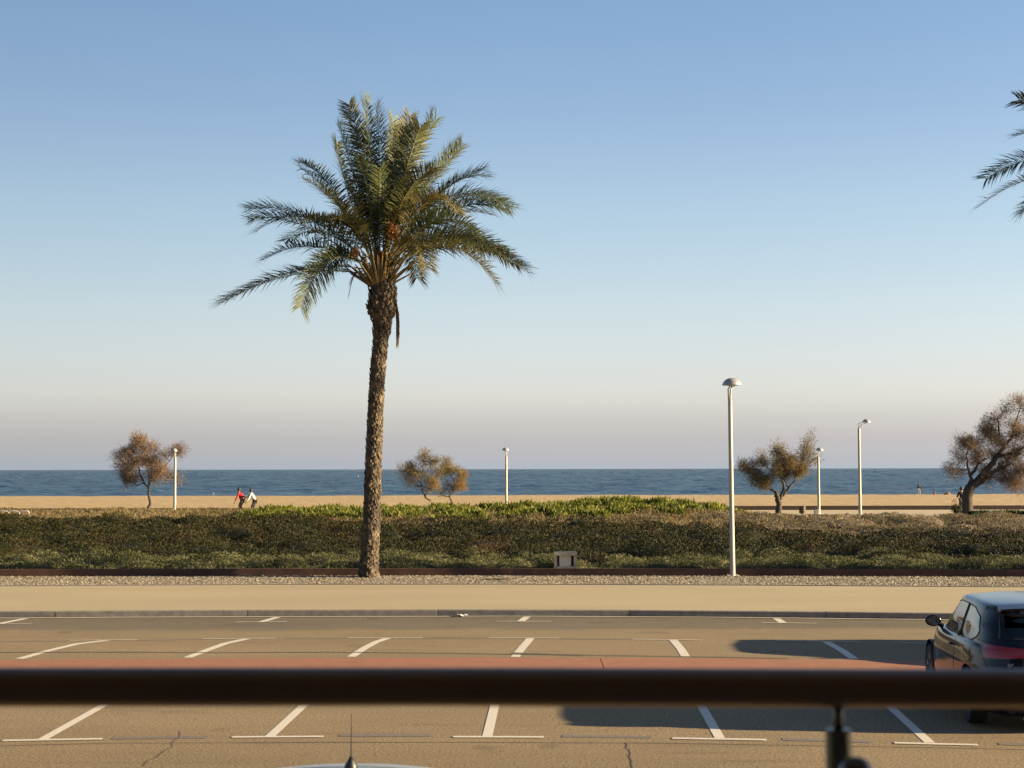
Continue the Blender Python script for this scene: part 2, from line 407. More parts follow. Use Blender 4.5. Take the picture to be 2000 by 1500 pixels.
# beach: gently falling with soft dunes and footprints
bx = np.concatenate([[-900, -300], np.linspace(-95, 95, 191), [300, 900]]); by = np.linspace(PROM_Y1, 262, 170)
BX, BY = np.meshgrid(bx, by)
BZ = np.interp(BY, [PROM_Y1, 118, 200, 244, 251, 262], [-.03, -.05, -.72, -1.03, -1.2, -1.6]) + .10 * (vnoise(BX, BY, .25) - .5) + .09 * (vnoise(BX, BY, .9, 9) - .5)
BZ = np.where(BY > 250, np.minimum(BZ, -1.16 - (BY - 250) * .04), BZ); nx = len(bx)
F = [(j * nx + i, j * nx + i + 1, (j + 1) * nx + i + 1, (j + 1) * nx + i) for j in range(len(by) - 1) for i in range(nx - 1)]
tag(mesh_np('beach', np.stack([BX, BY, BZ], -1).reshape(-1, 3), F, sand_m, smooth=True), kind='structure')
def beach_z(x, y): return float(np.interp(y, [PROM_Y1, 118, 200, 244, 251, 262], [-.03, -.05, -.72, -1.03, -1.2, -1.6]) + .10 * (vnoise(x, y, .25) - .5) + .09 * (vnoise(x, y, .9, 9) - .5))
# sea
SEA_Z = -1.2
def sea():
    ys = 244 * (9000 / 244) ** np.linspace(0, 1, 700); us = np.linspace(-.62, .62, 520); U, Yy = np.meshgrid(us, ys); Xx = U * Yy
    A = .36 * np.clip((Yy - 250) / 30, .12, 1) * (1 + np.clip((Yy - 400) / 900, 0, 2.2))
    Zz = SEA_Z + A * ((vnoise(Xx, Yy, .16, 3) - .5) * 1.3 + (vnoise(Xx * .45, Yy, .33, 5) - .5) * 1.1 + (vnoise(Xx * .6, Yy, .8, 7) - .5) * .9 + (vnoise(Xx, Yy, 1.7, 9) - .5) * .5 + 1.2 * (vnoise(Xx, Yy * .8, .05, 4) - .5))
    Zz[-1, :] = SEA_Z; nx = len(us); V = np.stack([Xx, Yy, Zz], -1).reshape(-1, 3)
    I, J = np.meshgrid(np.arange(nx - 1), np.arange(len(ys) - 1)); q = (J * nx + I).ravel(); F = np.stack([q, q + 1, q + 1 + nx, q + nx], 1)
    x1 = .62 * 9000; k = len(V)
    far = [(-90000, 9000, SEA_Z), (90000, 9000, SEA_Z), (90000, 95000, SEA_Z), (-90000, 95000, SEA_Z), (-90000, 244, SEA_Z), (-.62 * 244, 244, SEA_Z), (-x1, 9000, SEA_Z), (.62 * 244, 244, SEA_Z), (90000, 244, SEA_Z), (x1, 9000, SEA_Z)]
    V = np.concatenate([V, far]); F = np.concatenate([F, [(k, k + 1, k + 2, k + 3), (k + 4, k + 5, k + 6, k), (k + 7, k + 8, k + 1, k + 9)]])
    return tag(mesh_np('sea', V, F, sea_m, smooth=True), kind='structure')
sea()
tag(mesh_np('ground', [(-2000, -300, -2.2), (2000, -300, -2.2), (2000, 400, -2.2), (-2000, 400, -2.2)], [(0, 1, 2, 3)], soil_m), kind='structure')

# low brown wooden edge between promenade and sand
def low_wall(name, x0, x1, y, h, mat, label):
    bm = bmesh.new(); x = x0
    while x < x1 - .1:
        L = min(3.0, x1 - x); box(bm, (x + L / 2, y, .10 + h / 2 - .06), (L - .03, .28, h + .1), bev=.012); x += L
    return tag(obj_bm(name, bm, mat), label, 'wall')
low_wall('low_wall', -60, -15.2, PROM_Y1 + .2, .20, wood_m, 'low dark brown timber edge between promenade and beach, left stretch behind the lone tree')
low_wall('low_wall', 15.5, 75, PROM_Y1 + .2, .28, wood_m, 'low dark brown timber edge between promenade and beach, right stretch behind the litter bins')

# ------------------------------------------------------------------ road markings (children of the road)
def quad_strip(name, pts, wdt, mat, z=.004, parent=road, perp=None):
    pts = [Vector(p) for p in pts]; V = []; F = []
    for i, p in enumerate(pts):
        t = (pts[min(i + 1, len(pts) - 1)] - pts[max(i - 1, 0)]).normalized()
        s = Vector((-t.y, t.x, 0)) * wdt / 2
        V += [(p.x + s.x, p.y + s.y, z), (p.x - s.x, p.y - s.y, z)]
        if i: k = 2 * i; F.append((k - 2, k, k + 1, k - 1))
    return mesh_np(name, V, F, mat, parent)
# near row: bay lines and T bars
near = [((82, 1445), (200, 1379)), ((528, 1438), (592, 1379)), ((952, 1438), (966, 1379)), ((1406, 1442), (1370, 1379)), ((1816, 1451), (1742, 1384))]
for a, b in near:
    A, B = g(*a), g(*b); D = (B - A); B2 = A + D.normalized() * 3.3
    quad_strip('bay_line', [A, B, B2], .115, paint_m)
for a, b in [((5, 1447.5), (200, 1444)), ((453, 1440.5), (632, 1439.5)), ((885, 1440), (1062, 1440.5)), ((1313, 1443), (1497, 1446)), ((1747, 1452), (1910, 1456)), ((2170, 1461), (2350, 1466)), ((-420, 1456), (-230, 1453))]:
    quad_strip('bay_end_line', [g(*a), g(*b)], .10, paint_m, z=.008)
for a, b in [((220, 1442), (405, 1440)), ((663, 1437), (843, 1437)), ((1098, 1438), (1273, 1440)), ((1528, 1444), (1700, 1449)), ((1950, 1453), (2100, 1456))]:
    quad_strip('blacked_out_line', [g(*a), g(*b)], .16, ghost_m)
# far row: curved bay lines
for pix in [[(38, 1287), (95, 1271), (150, 1258), (212, 1250.5)], [(366, 1284.5), (410, 1268), (440, 1257), (484, 1247.5)], [(686, 1283), (712, 1266), (735, 1254), (756, 1247)],
            [(1006, 1283.5), (1018, 1268), (1036, 1247)], [(1340, 1284), (1330, 1268), (1314, 1249)], [(1668, 1287), (1645, 1271), (1612, 1253)], [(1985, 1291), (1950, 1274), (1905, 1257)]]:
    quad_strip('bay_line', [g(*p) for p in pix], .145, paint_m)
for a, b in [((135, 1251.5), (268, 1250)), ((395, 1248.5), (540, 1247)), ((680, 1246.5), (825, 1246.5)), ((955, 1246), (1092, 1247)), ((1235, 1249), (1372, 1251)), ((1515, 1252), (1680, 1254.5)), ((1760, 1256), (1900, 1259))]:
    quad_strip('bay_end_line', [g(*a), g(*b)], .09, thin_paint, z=.008)
for a, b in [((270, 1250.6), (395, 1249)), ((552, 1247.5), (678, 1247.2)), ((828, 1246.8), (950, 1246.8)), ((1095, 1247.8), (1232, 1249)), ((0, 1253.5), (130, 1252))]:
    quad_strip('blacked_out_line', [g(*a), g(*b)], .09, ghost_m)
# kerbside row: ticks and T bars
for pix in [[(0, 1218), (54, 1207.5)], [(508, 1215.5), (545, 1204.8)], [(1017, 1214), (1030, 1204.3)], [(1530, 1217), (1513, 1206)]]:
    quad_strip('bay_line', [g(*p) for p in pix], .15, paint_m)
for a, b in [((-20, 1219.3), (62, 1218)), ((460, 1215.5), (560, 1214.5)), ((970, 1214), (1076, 1214.2)), ((1488, 1216.5), (1594, 1218))]:
    quad_strip('bay_end_line', [g(*a), g(*b)], .09, thin_paint, z=.008)
# pale gutter line
xs_ = np.arange(-30, 30.1, 2)
quad_strip('gutter_line', [(x, np.interp(x, XS, kerb_bot) - .10, 0) for x in xs_], .10, paint_m, z=.012)
# off-screen pole's shadow painted as two dark strips, then a seam and cracks
quad_strip('painted_shadow', [g(x, y) for x, y in [(-60, 1274.5), (200, 1274), (420, 1275), (640, 1274), (860, 1276), (980, 1278), (1100, 1279.5), (1250, 1281.5), (1400, 1284), (1540, 1286.5)]], .095, crack_shadow_m)
quad_strip('painted_shadow', [g(x, y) for x, y in [(1000, 1276), (1060, 1278), (1140, 1280.5)]], .16, crack_shadow_m, z=.006)
quad_strip('seam', [g(x, y) for x, y in [(-50, 1459), (200, 1452), (500, 1451), (900, 1450), (1300, 1452), (1600, 1457), (1900, 1462), (2050, 1466)]], .018, crack_shadow_m)
def crack(px0, steps, wd=.016):
    pts = []; x, y = px0
    for dx, dy in steps: x += dx; y += dy; pts.append(g(x, y))
    quad_strip('crack', pts, wd, crack_shadow_m)
crack((1222, 1450), [(0, 0), (3, 5), (-2, 5), (7, 6), (2, 7), (-3, 5), (5, 8), (-1, 6), (3, 8), (-4, 9)], .013)
crack((350, 1428), [(0, 0), (2, 7), (-3, 6), (-9, 6), (-5, 5), (3, 6), (-14, 7), (-10, 7), (-8, 8), (-18, 6), (-10, 12)], .009)
crack((1172, 1286), [(0, 0), (6, 15), (2, 6)], .012)
# red strip hidden mostly behind the rail
redp0 = [(-60, 1290), (500, 1285.5), (1000, 1284.5), (1500, 1287), (2060, 1296)]; redp1 = [(-60, 1336), (500, 1331), (1000, 1330), (1500, 1333), (2060, 1345)]
A = [g(*p) for p in redp0]; B = [g(*p) for p in redp1]
A = [Vector((-40, A[0].y - .3, 0))] + A + [Vector((40, A[-1].y - .5, 0))]; B = [Vector((-40, B[0].y - .3, 0))] + B + [Vector((40, B[-1].y - .5, 0))]
V = [(p.x, p.y, .004) for p in A] + [(p.x, p.y, .004) for p in B]; k = len(A)
tag(mesh_np('red_path', V, [(i, i + 1, k + i + 1, k + i) for i in range(k - 1)], red_m), kind='structure')

# ------------------------------------------------------------------ foliage masses
def leaves(C0, D, W):
    """rhombus leaves: centre base C0, direction*length D, half width W -> V,F"""
    n = len(C0)
    V = np.stack([C0, C0 + D * .45 + W, C0 + D, C0 + D * .45 - W], 1).reshape(-1, 3)
    F = np.arange(n * 4).reshape(n, 4); return V, F
def rand_dirs(n, up=.4):
    v = rng.normal(size=(n, 3)); v[:, 2] = np.abs(v[:, 2]) * 1 + up; return v / np.linalg.norm(v, axis=1)[:, None]
def perp(D):
    r_ = rng.normal(size=D.shape); p = np.cross(D, r_); return p / (np.linalg.norm(p, axis=1)[:, None] + 1e-9)
def mass(name, mat, sample, hfun, n, L, Wd, label, cat, up=.4, base_mat=None, sprig=3, grid=None):
    X, Y = sample(n); h = hfun(X, Y); keep = h > .02; X, Y, h = X[keep], Y[keep], h[keep]
    z = soil_z(X, Y); s = np.clip(Y / 50, .8, 1.9)
    depth = rng.random(len(X)) ** 2 * .38
    C0 = np.stack([X, Y, z + h * (1 - depth)], 1)
    Vs, Fs, rs = [], [], []; off = 0
    for k in range(sprig):
        D = rand_dirs(len(X), up); Ln = rng.uniform(.6, 1.3, len(X)) * L * s
        Dk = D * Ln[:, None]; W = perp(D) * (Wd * s * rng.uniform(.7, 1.3, len(X)))[:, None]
        V, F = leaves(C0 + rng.normal(scale=L * .3, size=C0.shape), Dk, W); Vs.append(V); Fs.append(F + off); off += len(V); rs.append(rng.random(len(X)))
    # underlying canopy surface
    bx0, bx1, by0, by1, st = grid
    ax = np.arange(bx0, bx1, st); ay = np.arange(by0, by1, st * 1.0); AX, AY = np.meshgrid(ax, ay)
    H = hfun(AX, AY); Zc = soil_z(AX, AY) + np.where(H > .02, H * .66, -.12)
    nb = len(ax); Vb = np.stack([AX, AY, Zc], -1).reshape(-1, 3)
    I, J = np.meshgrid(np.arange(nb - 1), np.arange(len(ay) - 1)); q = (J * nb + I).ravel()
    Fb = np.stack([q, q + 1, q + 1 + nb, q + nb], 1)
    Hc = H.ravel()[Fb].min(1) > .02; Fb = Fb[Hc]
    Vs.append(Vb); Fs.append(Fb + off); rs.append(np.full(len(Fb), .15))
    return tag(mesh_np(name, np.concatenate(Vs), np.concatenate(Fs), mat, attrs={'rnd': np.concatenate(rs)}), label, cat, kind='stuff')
def fan(y0, y1, k=.36, ex=1.0, p=1.0):
    """sampler over the wedge the camera can see and a little beyond"""
    def f(n):
        Y = y0 + (y1 - y0) * rng.random(n) ** p; X = rng.uniform(-1, 1, n) * (Y * k + ex); return X, Y
    return f
beamY = lambda X: np.interp(X, XS, beam_line)
# 1 front strip: grey-green trailing shrubs
BOX = g(1105, 1110, .3)
def h_front(X, Y):
    b = beamY(X); e = np.clip((Y - b - .09) / .35, 0, 1) * np.clip((b + 4.6 + 1.2 * vnoise(X, Y, .5) - Y) / .8, 0, 1)
    h = (.06 + .42 * mounds(X, Y, 1.1, 3, (.42, .72)) * (.5 + .8 * vnoise(X, Y, .4, 6))) * np.sqrt(e)
    hole = (np.abs(X - BOX.x) < .40) & (Y < b + .8); return np.where(hole, 0, h)
m_front = leafm('grey_green_leaves', (.050, .060, .024), (.125, .130, .058), (.25, .235, .12), 1.3)
def s_front(n):
    X = rng.uniform(-19, 19, n); return X, beamY(X) + .03 + 5.2 * rng.random(n) ** 1.3
mass('front_shrubs', m_front, s_front, h_front, 70000, .07, .011, 'low grey green trailing shrubs right behind the rusty edging', 'ground cover', grid=(-40, 40, 41.5, 48.5, .16))
# 2 main dark heath
def h_dark(X, Y):
    b = beamY(X); e = np.clip((Y - b - 3.4) / 1.2, 0, 1) * np.clip((79.5 - 2.5 * vnoise(X, Y, .25, 5) - 9 * np.clip((X + 9) / 3, 0, 1) - 8 * np.clip((X - 7) / 6, 0, 1) - Y) / 1.5, 0, 1)
    return (.07 + .62 * mounds(X, Y, 1.9, 11, (.38, .66)) * (.35 + 1.0 * vnoise(X, Y, .33, 14)) + .12 * mounds(X, Y, .8, 12, (.4, .7))) * np.sqrt(e)
m_dark = leafm('dark_heath_leaves', (.011, .016, .003), (.033, .033, .008), (.070, .044, .018), .6, .10)
mass('dark_heath', m_dark, fan(45, 81, .35, 1, 1.25), h_dark, 270000, .062, .012, 'broad mass of dark olive and brown heath shrubs across the bed', 'ground cover', grid=(-34, 34, 45, 81, .22))
# 3 pale dry scrub on the right and thin along the back
def h_pale(X, Y):
    rt = np.clip((X - 8.5 + 2 * vnoise(X, Y, .3)) / 3, 0, 1); lft = np.clip((-9 - X) / 3, 0, 1) * .45
    e = np.clip((Y - 61 - 13 * (X < 8)) / 1.2, 0, 1) * np.clip((85.5 - 2.5 * vnoise(X, Y, .3, 8) - Y) / 3, 0, 1)
    return (.02 + .60 * mounds(X, Y, 2.6, 21, (.36, .60))) * np.sqrt(e) * np.maximum(rt, lft)
m_pale = leafm('dry_scrub_leaves', (.060, .062, .028), (.21, .165, .105), (.40, .32, .235), .45)
mass('dry_scrub', m_pale, fan(61, 87, .37, 2), h_pale, 150000, .055, .012, 'pale brown and grey dry scrub bushes behind the dark heath', 'ground cover', grid=(-42, 42, 61, 87, .25))
# 4 yellow-green spiky succulents on the mound crest
def h_yel(X, Y):
    on = np.clip((X + 16) / 1.5, 0, 1) * np.clip((13.5 - X) / 2, 0, 1)
    dens = vnoise(X, Y, .55, 31); crest = np.clip((Y - 86.5 - 1.2 * (dens - .5) - 1.5 * (X < 1)) / 1.5, 0, 1)
    rag = (dens > .56) & (Y > 80) & (X > -14) & (X < 9)
    e = np.where(crest > 0, crest, np.where(rag, .55, 0)) * np.clip((97 - Y) / 1.5, 0, 1)
    return (.0 + .50 * mounds(X, Y, 1.5, 31, (.34, .60))) * np.sqrt(e) * on
m_yel = leafm('yellow_green_leaves', (.050, .075, .012), (.17, .19, .03), (.42, .38, .08), 1.3, .3)
def s_yel(n):
    return rng.uniform(-17, 14, n), 80 + 17 * rng.random(n)
mass('succulent_patch', m_yel, s_yel, h_yel, 42000, .17, .022, 'bright yellow green spiky succulents growing over the sandy mound', 'ground cover', up=1.1, grid=(-17, 14.5, 80, 97, .3))
# 5 dry low grass on the mound front
def h_dry(X, Y):
    return (.09 + .12 * vnoise(X, Y, 1.3, 42)) * (Y > 68) * (Y < np.where(X < -15, 108.5, 90)) * (vnoise(X, Y, .8, 41) > .33) * (X < 15)
m_dryg = leafm('dry_grass', (.085, .085, .03), (.20, .15, .075), (.32, .24, .14), .7)
mass('dry_grass', m_dryg, lambda n: (rng.uniform(-42, 16, n), 68 + 41 * rng.random(n)), h_dry, 60000, .11, .010, 'straw coloured dry grass on the near slope of the mound', 'grass', up=1.2, grid=(-42, 16, 68, 109, .5))
# 6 dark green hedge block at the far right
def h_hedge(X, Y):
    return (.30 + .12 * mounds(X, Y, .9, 51)) * ((X > 25.2) & (X < 36) & (Y > 85.3) & (Y < 88))
m_hedge = leafm('hedge_leaves', (.016, .028, .008), (.030, .045, .014), (.05, .065, .02), 1.5)
mass('clipped_hedge', m_hedge, lambda n: (rng.uniform(25, 36, n), rng.uniform(85.2, 88, n)), h_hedge, 9000, .08, .02, 'dark green clipped hedge under the large tree at right', 'hedge', grid=(25, 36, 85.1, 88.2, .2))
bpy.context.view_layer.update()

# ------------------------------------------------------------------ the date palm
def palmbark():
    m, n, b = newmat('palm_bark')
    t, r_ = noise_ramp(n, 5, [(.34, kk(.030, .022, .014)), (.5, kk(.080, .060, .038)), (.66, kk(.25, .19, .125))], detail=6, rough=.7)
    at = N(n, 'ShaderNodeAttribute', attribute_name='rnd'); r2 = N(n, 'ShaderNodeValToRGB'); ramp_set(r2, [(0, (.55, .52, .5)), (1, (1.35, 1.3, 1.25))]); n.links.new(at.outputs['Fac'], r2.inputs[0])
    n.links.new(mixc(n, r_.outputs[0], r2.outputs[0], 1, 'MULTIPLY'), b.inputs['Base Color']); b.inputs['Roughness'].default_value = .9; bump(n, b, t.outputs['Fac'], .8, .03); return m
bark_m = palmbark()
frond_m = leafm('palm_leaflets', (.056, .078, .034), (.095, .122, .052), (.145, .170, .080), 1.2, .24, .5, tone2=(.36, .27, .09), spec=.2)
dead_m = leafm('dry_palm_leaflets', (.07, .045, .02), (.14, .09, .045), (.22, .15, .08), 2, .1)
stalk_m = simple('palm_stalk', (.22, .15, .055), .55, var=.25, scale=4)
orange_m = simple('orange_dates', (.50, .20, .04), .6, var=.3, scale=20)
husk_m = simple('orange_husk', (.30, .13, .045), .8, var=.35, scale=6)

def bez(a, b, c, n):
    t = np.linspace(0, 1, n)[:, None]; return (1 - t) ** 2 * a + 2 * t * (1 - t) * b + t ** 2 * c
def frond_mesh(P0, P1, P2, tone=0., lmax=.52, dead=False, rs=0, parent=None, npair=62, start=.16, name='frond', mat=None):
    r_ = np.random.default_rng(rs); n = 40
    cur = bez(np.array(P0), np.array(P1), np.array(P2), n)
    T = np.gradient(cur, axis=0); T /= np.linalg.norm(T, axis=1)[:, None]
    up = np.array([0, 0, 1.0]) + .0 * T; S = np.cross(T, up + r_.normal(scale=.25, size=3)); S /= np.linalg.norm(S, axis=1)[:, None] + 1e-9
    U = np.cross(S, T)
    roll = r_.uniform(-.7, .7)           # fronds twist about their own stalk
    tw = (np.linspace(0, 1, n) * roll)[:, None]
    S, U = S * np.cos(tw) + U * np.sin(tw), U * np.cos(tw) - S * np.sin(tw)
    Vs, Fs, rr, to = [], [], [], []; off = 0
    rad = np.interp(np.linspace(0, 1, n), [0, .12, .5, 1], [.045, .026, .014, .004])
    k = 4; ang = np.arange(k) * math.pi / 2
    ring = cur[:, None, :] + rad[:, None, None] * (np.cos(ang)[None, :, None] * S[:, None, :] + .7 * np.sin(ang)[None, :, None] * U[:, None, :])
    Vs.append(ring.reshape(-1, 3))
    for i in range(n - 1):
        for j in range(k): Fs.append((i * k + j, i * k + (j + 1) % k, (i + 1) * k + (j + 1) % k, (i + 1) * k + j)); rr.append(.8); to.append(.75)
    off = n * k
    ts = np.linspace(start, .995, npair); length = np.linalg.norm(np.diff(cur, axis=0), axis=1).sum()
    prof = np.interp(ts, [start, start + .1, .4, .75, 1], [.35, .8, 1, .95, .72]) * lmax
    for side in (-1, 1):
        q = np.clip(ts + r_.normal(scale=.004, size=npair), 0, 1) * (n - 1); i0 = np.clip(q.astype(int), 0, n - 2); f = (q - i0)[:, None]
        p = cur[i0] * (1 - f) + cur[i0 + 1] * f; t = T[i0]; s = S[i0] * side; u = U[i0]
        fwd = np.interp(ts, [start, .6, 1], [.45, .75, 1.4]) + r_.normal(scale=.13, size=npair)
        vup = np.where(np.arange(npair) % 2, .55, .15) + r_.normal(scale=.16, size=npair)
        if dead: fwd = fwd + 2.2; vup *= .4
        D = s + t * fwd[:, None] + u * vup[:, None]; D /= np.linalg.norm(D, axis=1)[:, None]
        L = prof * r_.uniform(.82, 1.1, npair)
        Wv = np.cross(D, u); Wv /= np.linalg.norm(Wv, axis=1)[:, None] + 1e-9
        Wv = Wv * (.0155 * np.interp(ts, [start, .5, 1], [.8, 1, .8]))[:, None]
        sag = np.array([0, 0, -1.0]) * (L * r_.uniform(.05, .22, npair))[:, None]
        a = p; b = p + D * (L * .45)[:, None]; c = p + D * L[:, None] + sag
        V = np.stack([a - Wv * .5, a + Wv * .5, b + Wv, b - Wv, c + Wv * .12, c - Wv * .12], 1).reshape(-1, 3); Vs.append(V)
        b0 = off + np.arange(npair) * 6
        Fs += list(np.stack([b0, b0 + 1, b0 + 2, b0 + 3], 1)) + list(np.stack([b0 + 3, b0 + 2, b0 + 4, b0 + 5], 1))
        rv = r_.random(npair); rr += list(rv) * 2
        tn = np.clip(tone * .62 + r_.normal(scale=.06, size=npair) + .08 * (ts < .3), 0, 1); to += list(tn) * 2
        off += npair * 6
    return mesh_np(name, np.concatenate(Vs), np.array([tuple(int(x) for x in f_) for f_ in Fs]), mat or (dead_m if dead else frond_m), parent, attrs={'rnd': rr, 'tone': to})

def make_palm(px_base, py_base, label, seed, flip=1, dy=0):
    base = g(px_base, py_base, .12); Dm = FPX / base.y / 1.0   # px per metre
    root = empty('date_palm', base, label=label, cat='palm tree')
    r_ = np.random.default_rng(seed)
    # centreline (offset m, height m, radius m) measured on the photographed trunk
    cl = [(-.02, -.15, .30), (0, 0, .285), (-.01, .25, .262), (.0, .6, .245), (.03, 1.2, .235), (.08, 2.3, .225), (.10, 3.2, .215), (.15, 4.6, .205), (.22, 6.0, .20), (.30, 6.9, .20), (.33, 7.35, .205), (.33, 7.52, .26), (.33, 7.68, .35), (.33, 7.88, .385), (.34, 8.15, .365), (.35, 8.45, .34), (.36, 8.7, .25), (.36, 9.0, .14)]
    hz = P(1000, 541 + dy, base.y).z - base.z; cl = [(a_, b_ * hz / 8.75 if b_ > 0 else b_, c_) for a_, b_, c_ in cl]
    H = np.array([c[1] for c in cl]); O = np.array([c[0] for c in cl]) * flip; Rr = np.array([c[2] for c in cl])
    hs = np.arange(-.15, 9.0 * hz / 8.75, .055); seg = 26; a = np.arange(seg) / seg * 2 * math.pi
    V = []; 
    for i, h in enumerate(hs):
        o = np.interp(h, H, O); rad = np.interp(h, H, Rr)
        rr = rad * (.93 + .05 * np.sin(a * 6 + h * 19) + .07 * vnoise(a * 3, np.full(seg, h * 7), 1.0, seed))
        V.append(np.stack([o + rr * np.cos(a), rr * np.sin(a) + .04 * np.sin(h * .8), np.full(seg, h)], 1))
    V = np.concatenate(V); F = [(i * seg + j, i * seg + (j + 1) % seg, (i + 1) * seg + (j + 1) % seg, (i + 1) * seg + j) for i in range(len(hs) - 1) for j in range(seg)]
    rr = list(r_.random(len(F)) * .4)
    Vs = [V]; off = len(V); Fs = [list(f) for f in F]
    # old leaf bases in a spiral
    h = .02; k = 0
    while h < hz - .02:
        rad = float(np.interp(h, H, Rr)); o = float(np.interp(h, H, O)); crown = h > hz - 1.6
        th = k * 2.39996 + r_.normal(scale=.09); wd = (.085 if not crown else .10) * r_.uniform(.75, 1.2); ln = (.10 if not crown else .17) * r_.uniform(.6, 1.3); out = (.030 if not crown else .065) * r_.uniform(.5, 1.6)
        c, s_ = math.cos(th), math.sin(th); R0 = rad * .95
        def pt(r0, dt, z): return (o + r0 * math.cos(th + dt), r0 * math.sin(th + dt) + .04 * math.sin(h * .8), z)
        dt = wd / rad * .55
        v = [pt(R0 - .02, -dt, h - ln * .5), pt(R0 - .02, dt, h - ln * .5), pt(R0 + out * .7, dt * .75, h + ln * .35), pt(R0 + out * .7, -dt * .75, h + ln * .35), pt(R0 + out, 0, h + ln * .5), pt(R0 - .03, 0, h + ln * .2), pt(R0 + out * .6, 0, h - ln * .4)]
        Vs.append(np.array(v)); b = off
        Fs += [[b, b + 1, b + 6, b], [b, b + 6, b + 3, b], [b + 1, b + 2, b + 6, b + 1], [b + 6, b + 2, b + 4, b + 3], [b + 3, b + 4, b + 5, b + 3], [b + 4, b + 2, b + 5, b + 4]]
        rv = r_.random(); rr += [rv] * 6; off += 7; k += 1; h += (.0060 if not crown else .0085)
    # triangles in a quad list are degenerate; split
    quads = [f for f in Fs if len(set(f)) == 4]; tris = [[*dict.fromkeys(f)] for f in Fs if len(set(f)) == 3]
    me = bpy.data.meshes.new('trunk'); me.from_pydata(np.concatenate(Vs).tolist(), [], quads + tris); 
    rq = [r for f, r in zip(Fs, rr) if len(set(f)) == 4] + [r for f, r in zip(Fs, rr) if len(set(f)) == 3]
    at = me.attributes.new('rnd', 'FLOAT', 'FACE'); at.data.foreach_set('value', np.array(rq, np.float32)); me.materials.append(bark_m)
    tr = bpy.data.objects.new('trunk', me); C.objects.link(tr); tr.parent = root
    def im(px, py, dep=0.):  # photographed crown plane -> metres
        q = P((px if flip > 0 else px_base - (px - 721)), py + dy, base.y + dep); return np.array([q.x - base.x, dep, q.z - base.z])
    hub = im(741, 541, 0); hub = hub + [0, 0, .0]
    fr = [  # mid control px, tip px, tone, depth sign, full length
        ((608, 500), (428, 593), 0, .3, 4.7), ((640, 470), (587, 602), 0, -1, 3.6), ((620, 455), (514, 508), 0, .9, 3.8), ((600, 400), (487, 408), 0, -.5, 4.2), ((610, 385), (500, 453), 0, .8, 4.2),
        ((650, 345), (584, 317), .1, 1, 4.5), ((680, 400), (592, 350), .35, -1, 4.2), ((690, 330), (660, 243), 0, -.8, 4.5), ((670, 360), (657, 280), 0, .9, 4.4), ((715, 300), (682, 205), .35, 1, 4.9),
        ((730, 320), (711, 193), .12, -.4, 5.0), ((745, 330), (735, 207), .1, .8, 5.0), ((770, 340), (767, 233), 0, 1, 4.9), ((775, 330), (802, 228), .5, -.8, 4.8), ((800, 330), (848, 215), .1, .5, 4.9),
        ((785, 340), (852, 235), 0, -.9, 4.7), ((830, 350), (896, 280), 0, .9, 4.6), ((820, 380), (900, 288), .15, -.7, 4.6), ((840, 370), (944, 332), 0, .4, 4.3), ((860, 340), (996, 405), .1, -.6, 4.6),
        ((850, 380), (972, 395), .2, 1, 4.4), ((830, 350), (892, 412), .85, -1, 4.0), ((880, 420), (1031, 533), .1, -.3, 4.8), ((880, 440), (968, 553), .45, -.9, 4.3), ((870, 440), (1015, 520), .05, .8, 4.7),
        ((810, 430), (835, 524), .75, -1, 3.4), ((800, 450), (814, 543), .3, .9, 3.0), ((770, 400), (800, 395), .8, -.8, 2.6), ((705, 420), (675, 350), .8, -.5, 3.2), ((850, 395), (930, 455), .1, -.9, 4.2),
        ((800, 300), (820, 250), .2, -.8, 4.6), ((760, 300), (790, 250), .05, .9, 4.8), ((650, 420), (590, 430), .1, -1, 4.0), ((720, 330), (700, 250), .05, .7, 4.7),
        ((690, 420), (640, 430), .3, -.8, 3.6), ((860, 345), (950, 345), .1, -.8, 4.2), ((870, 380), (990, 408), .0, .6, 4.2), ((860, 420), (945, 490), .2, .8, 4.3), ((640, 430), (560, 470), 0, .8, 4.0), ((780, 370), (845, 330), .3, -1, 4.3),
        ((595, 418), (492, 428), 0, .4, 4.0), ((865, 440), (1026, 522), .05, .5, 4.5), ((855, 365), (985, 388), .1, .3, 4.3), ((640, 462), (600, 585), .1, -.5, 3.4), ((602, 512), (445, 584), 0, .4, 4.5), ((650, 372), (588, 330), .1, .6, 4.2), ((860, 425), (990, 500), .2, -.4, 4.2), ((850, 400), (960, 420), .1, .5, 4.0)]
    if flip < 0: fr = [f_ for i_, f_ in enumerate(fr) if f_[1][0] < 925 and i_ % 3 != 1] + [((880, 430), (1033, 533), 0, .3, 4.6), ((880, 400), (1018, 478), 0, -.3, 4.3), ((850, 370), (958, 393), 0, .5, 4.2), ((840, 350), (953, 323), 0, -.4, 4.3), ((860, 450), (948, 543), 0, .4, 3.9)]
    for i, (m_, t_, tone, sg, L) in enumerate(fr):
        p2 = im(*t_, 0); chord = np.linalg.norm(p2 - hub); dep = math.sqrt(max(.02, (L * .93) ** 2 - chord ** 2)) * sg
        dep = max(-1.9, min(1.9, dep)); p2 = im(*t_, dep); p1 = im(*m_, dep * .45)
        # control point so that the curve passes through the mid point
        p0 = hub + np.array([.13 * np.sign(p2[0] - hub[0]) * r_.random(), .14 * np.sign(dep), r_.uniform(-.05, .25)])
        p1 = np.array(p1) * 1.2 - (p0 + p2) * .1
        frond_mesh(p0, p1, p2, tone, rs=seed * 100 + i, parent=root, npair=120, lmax=.62, start=.2)
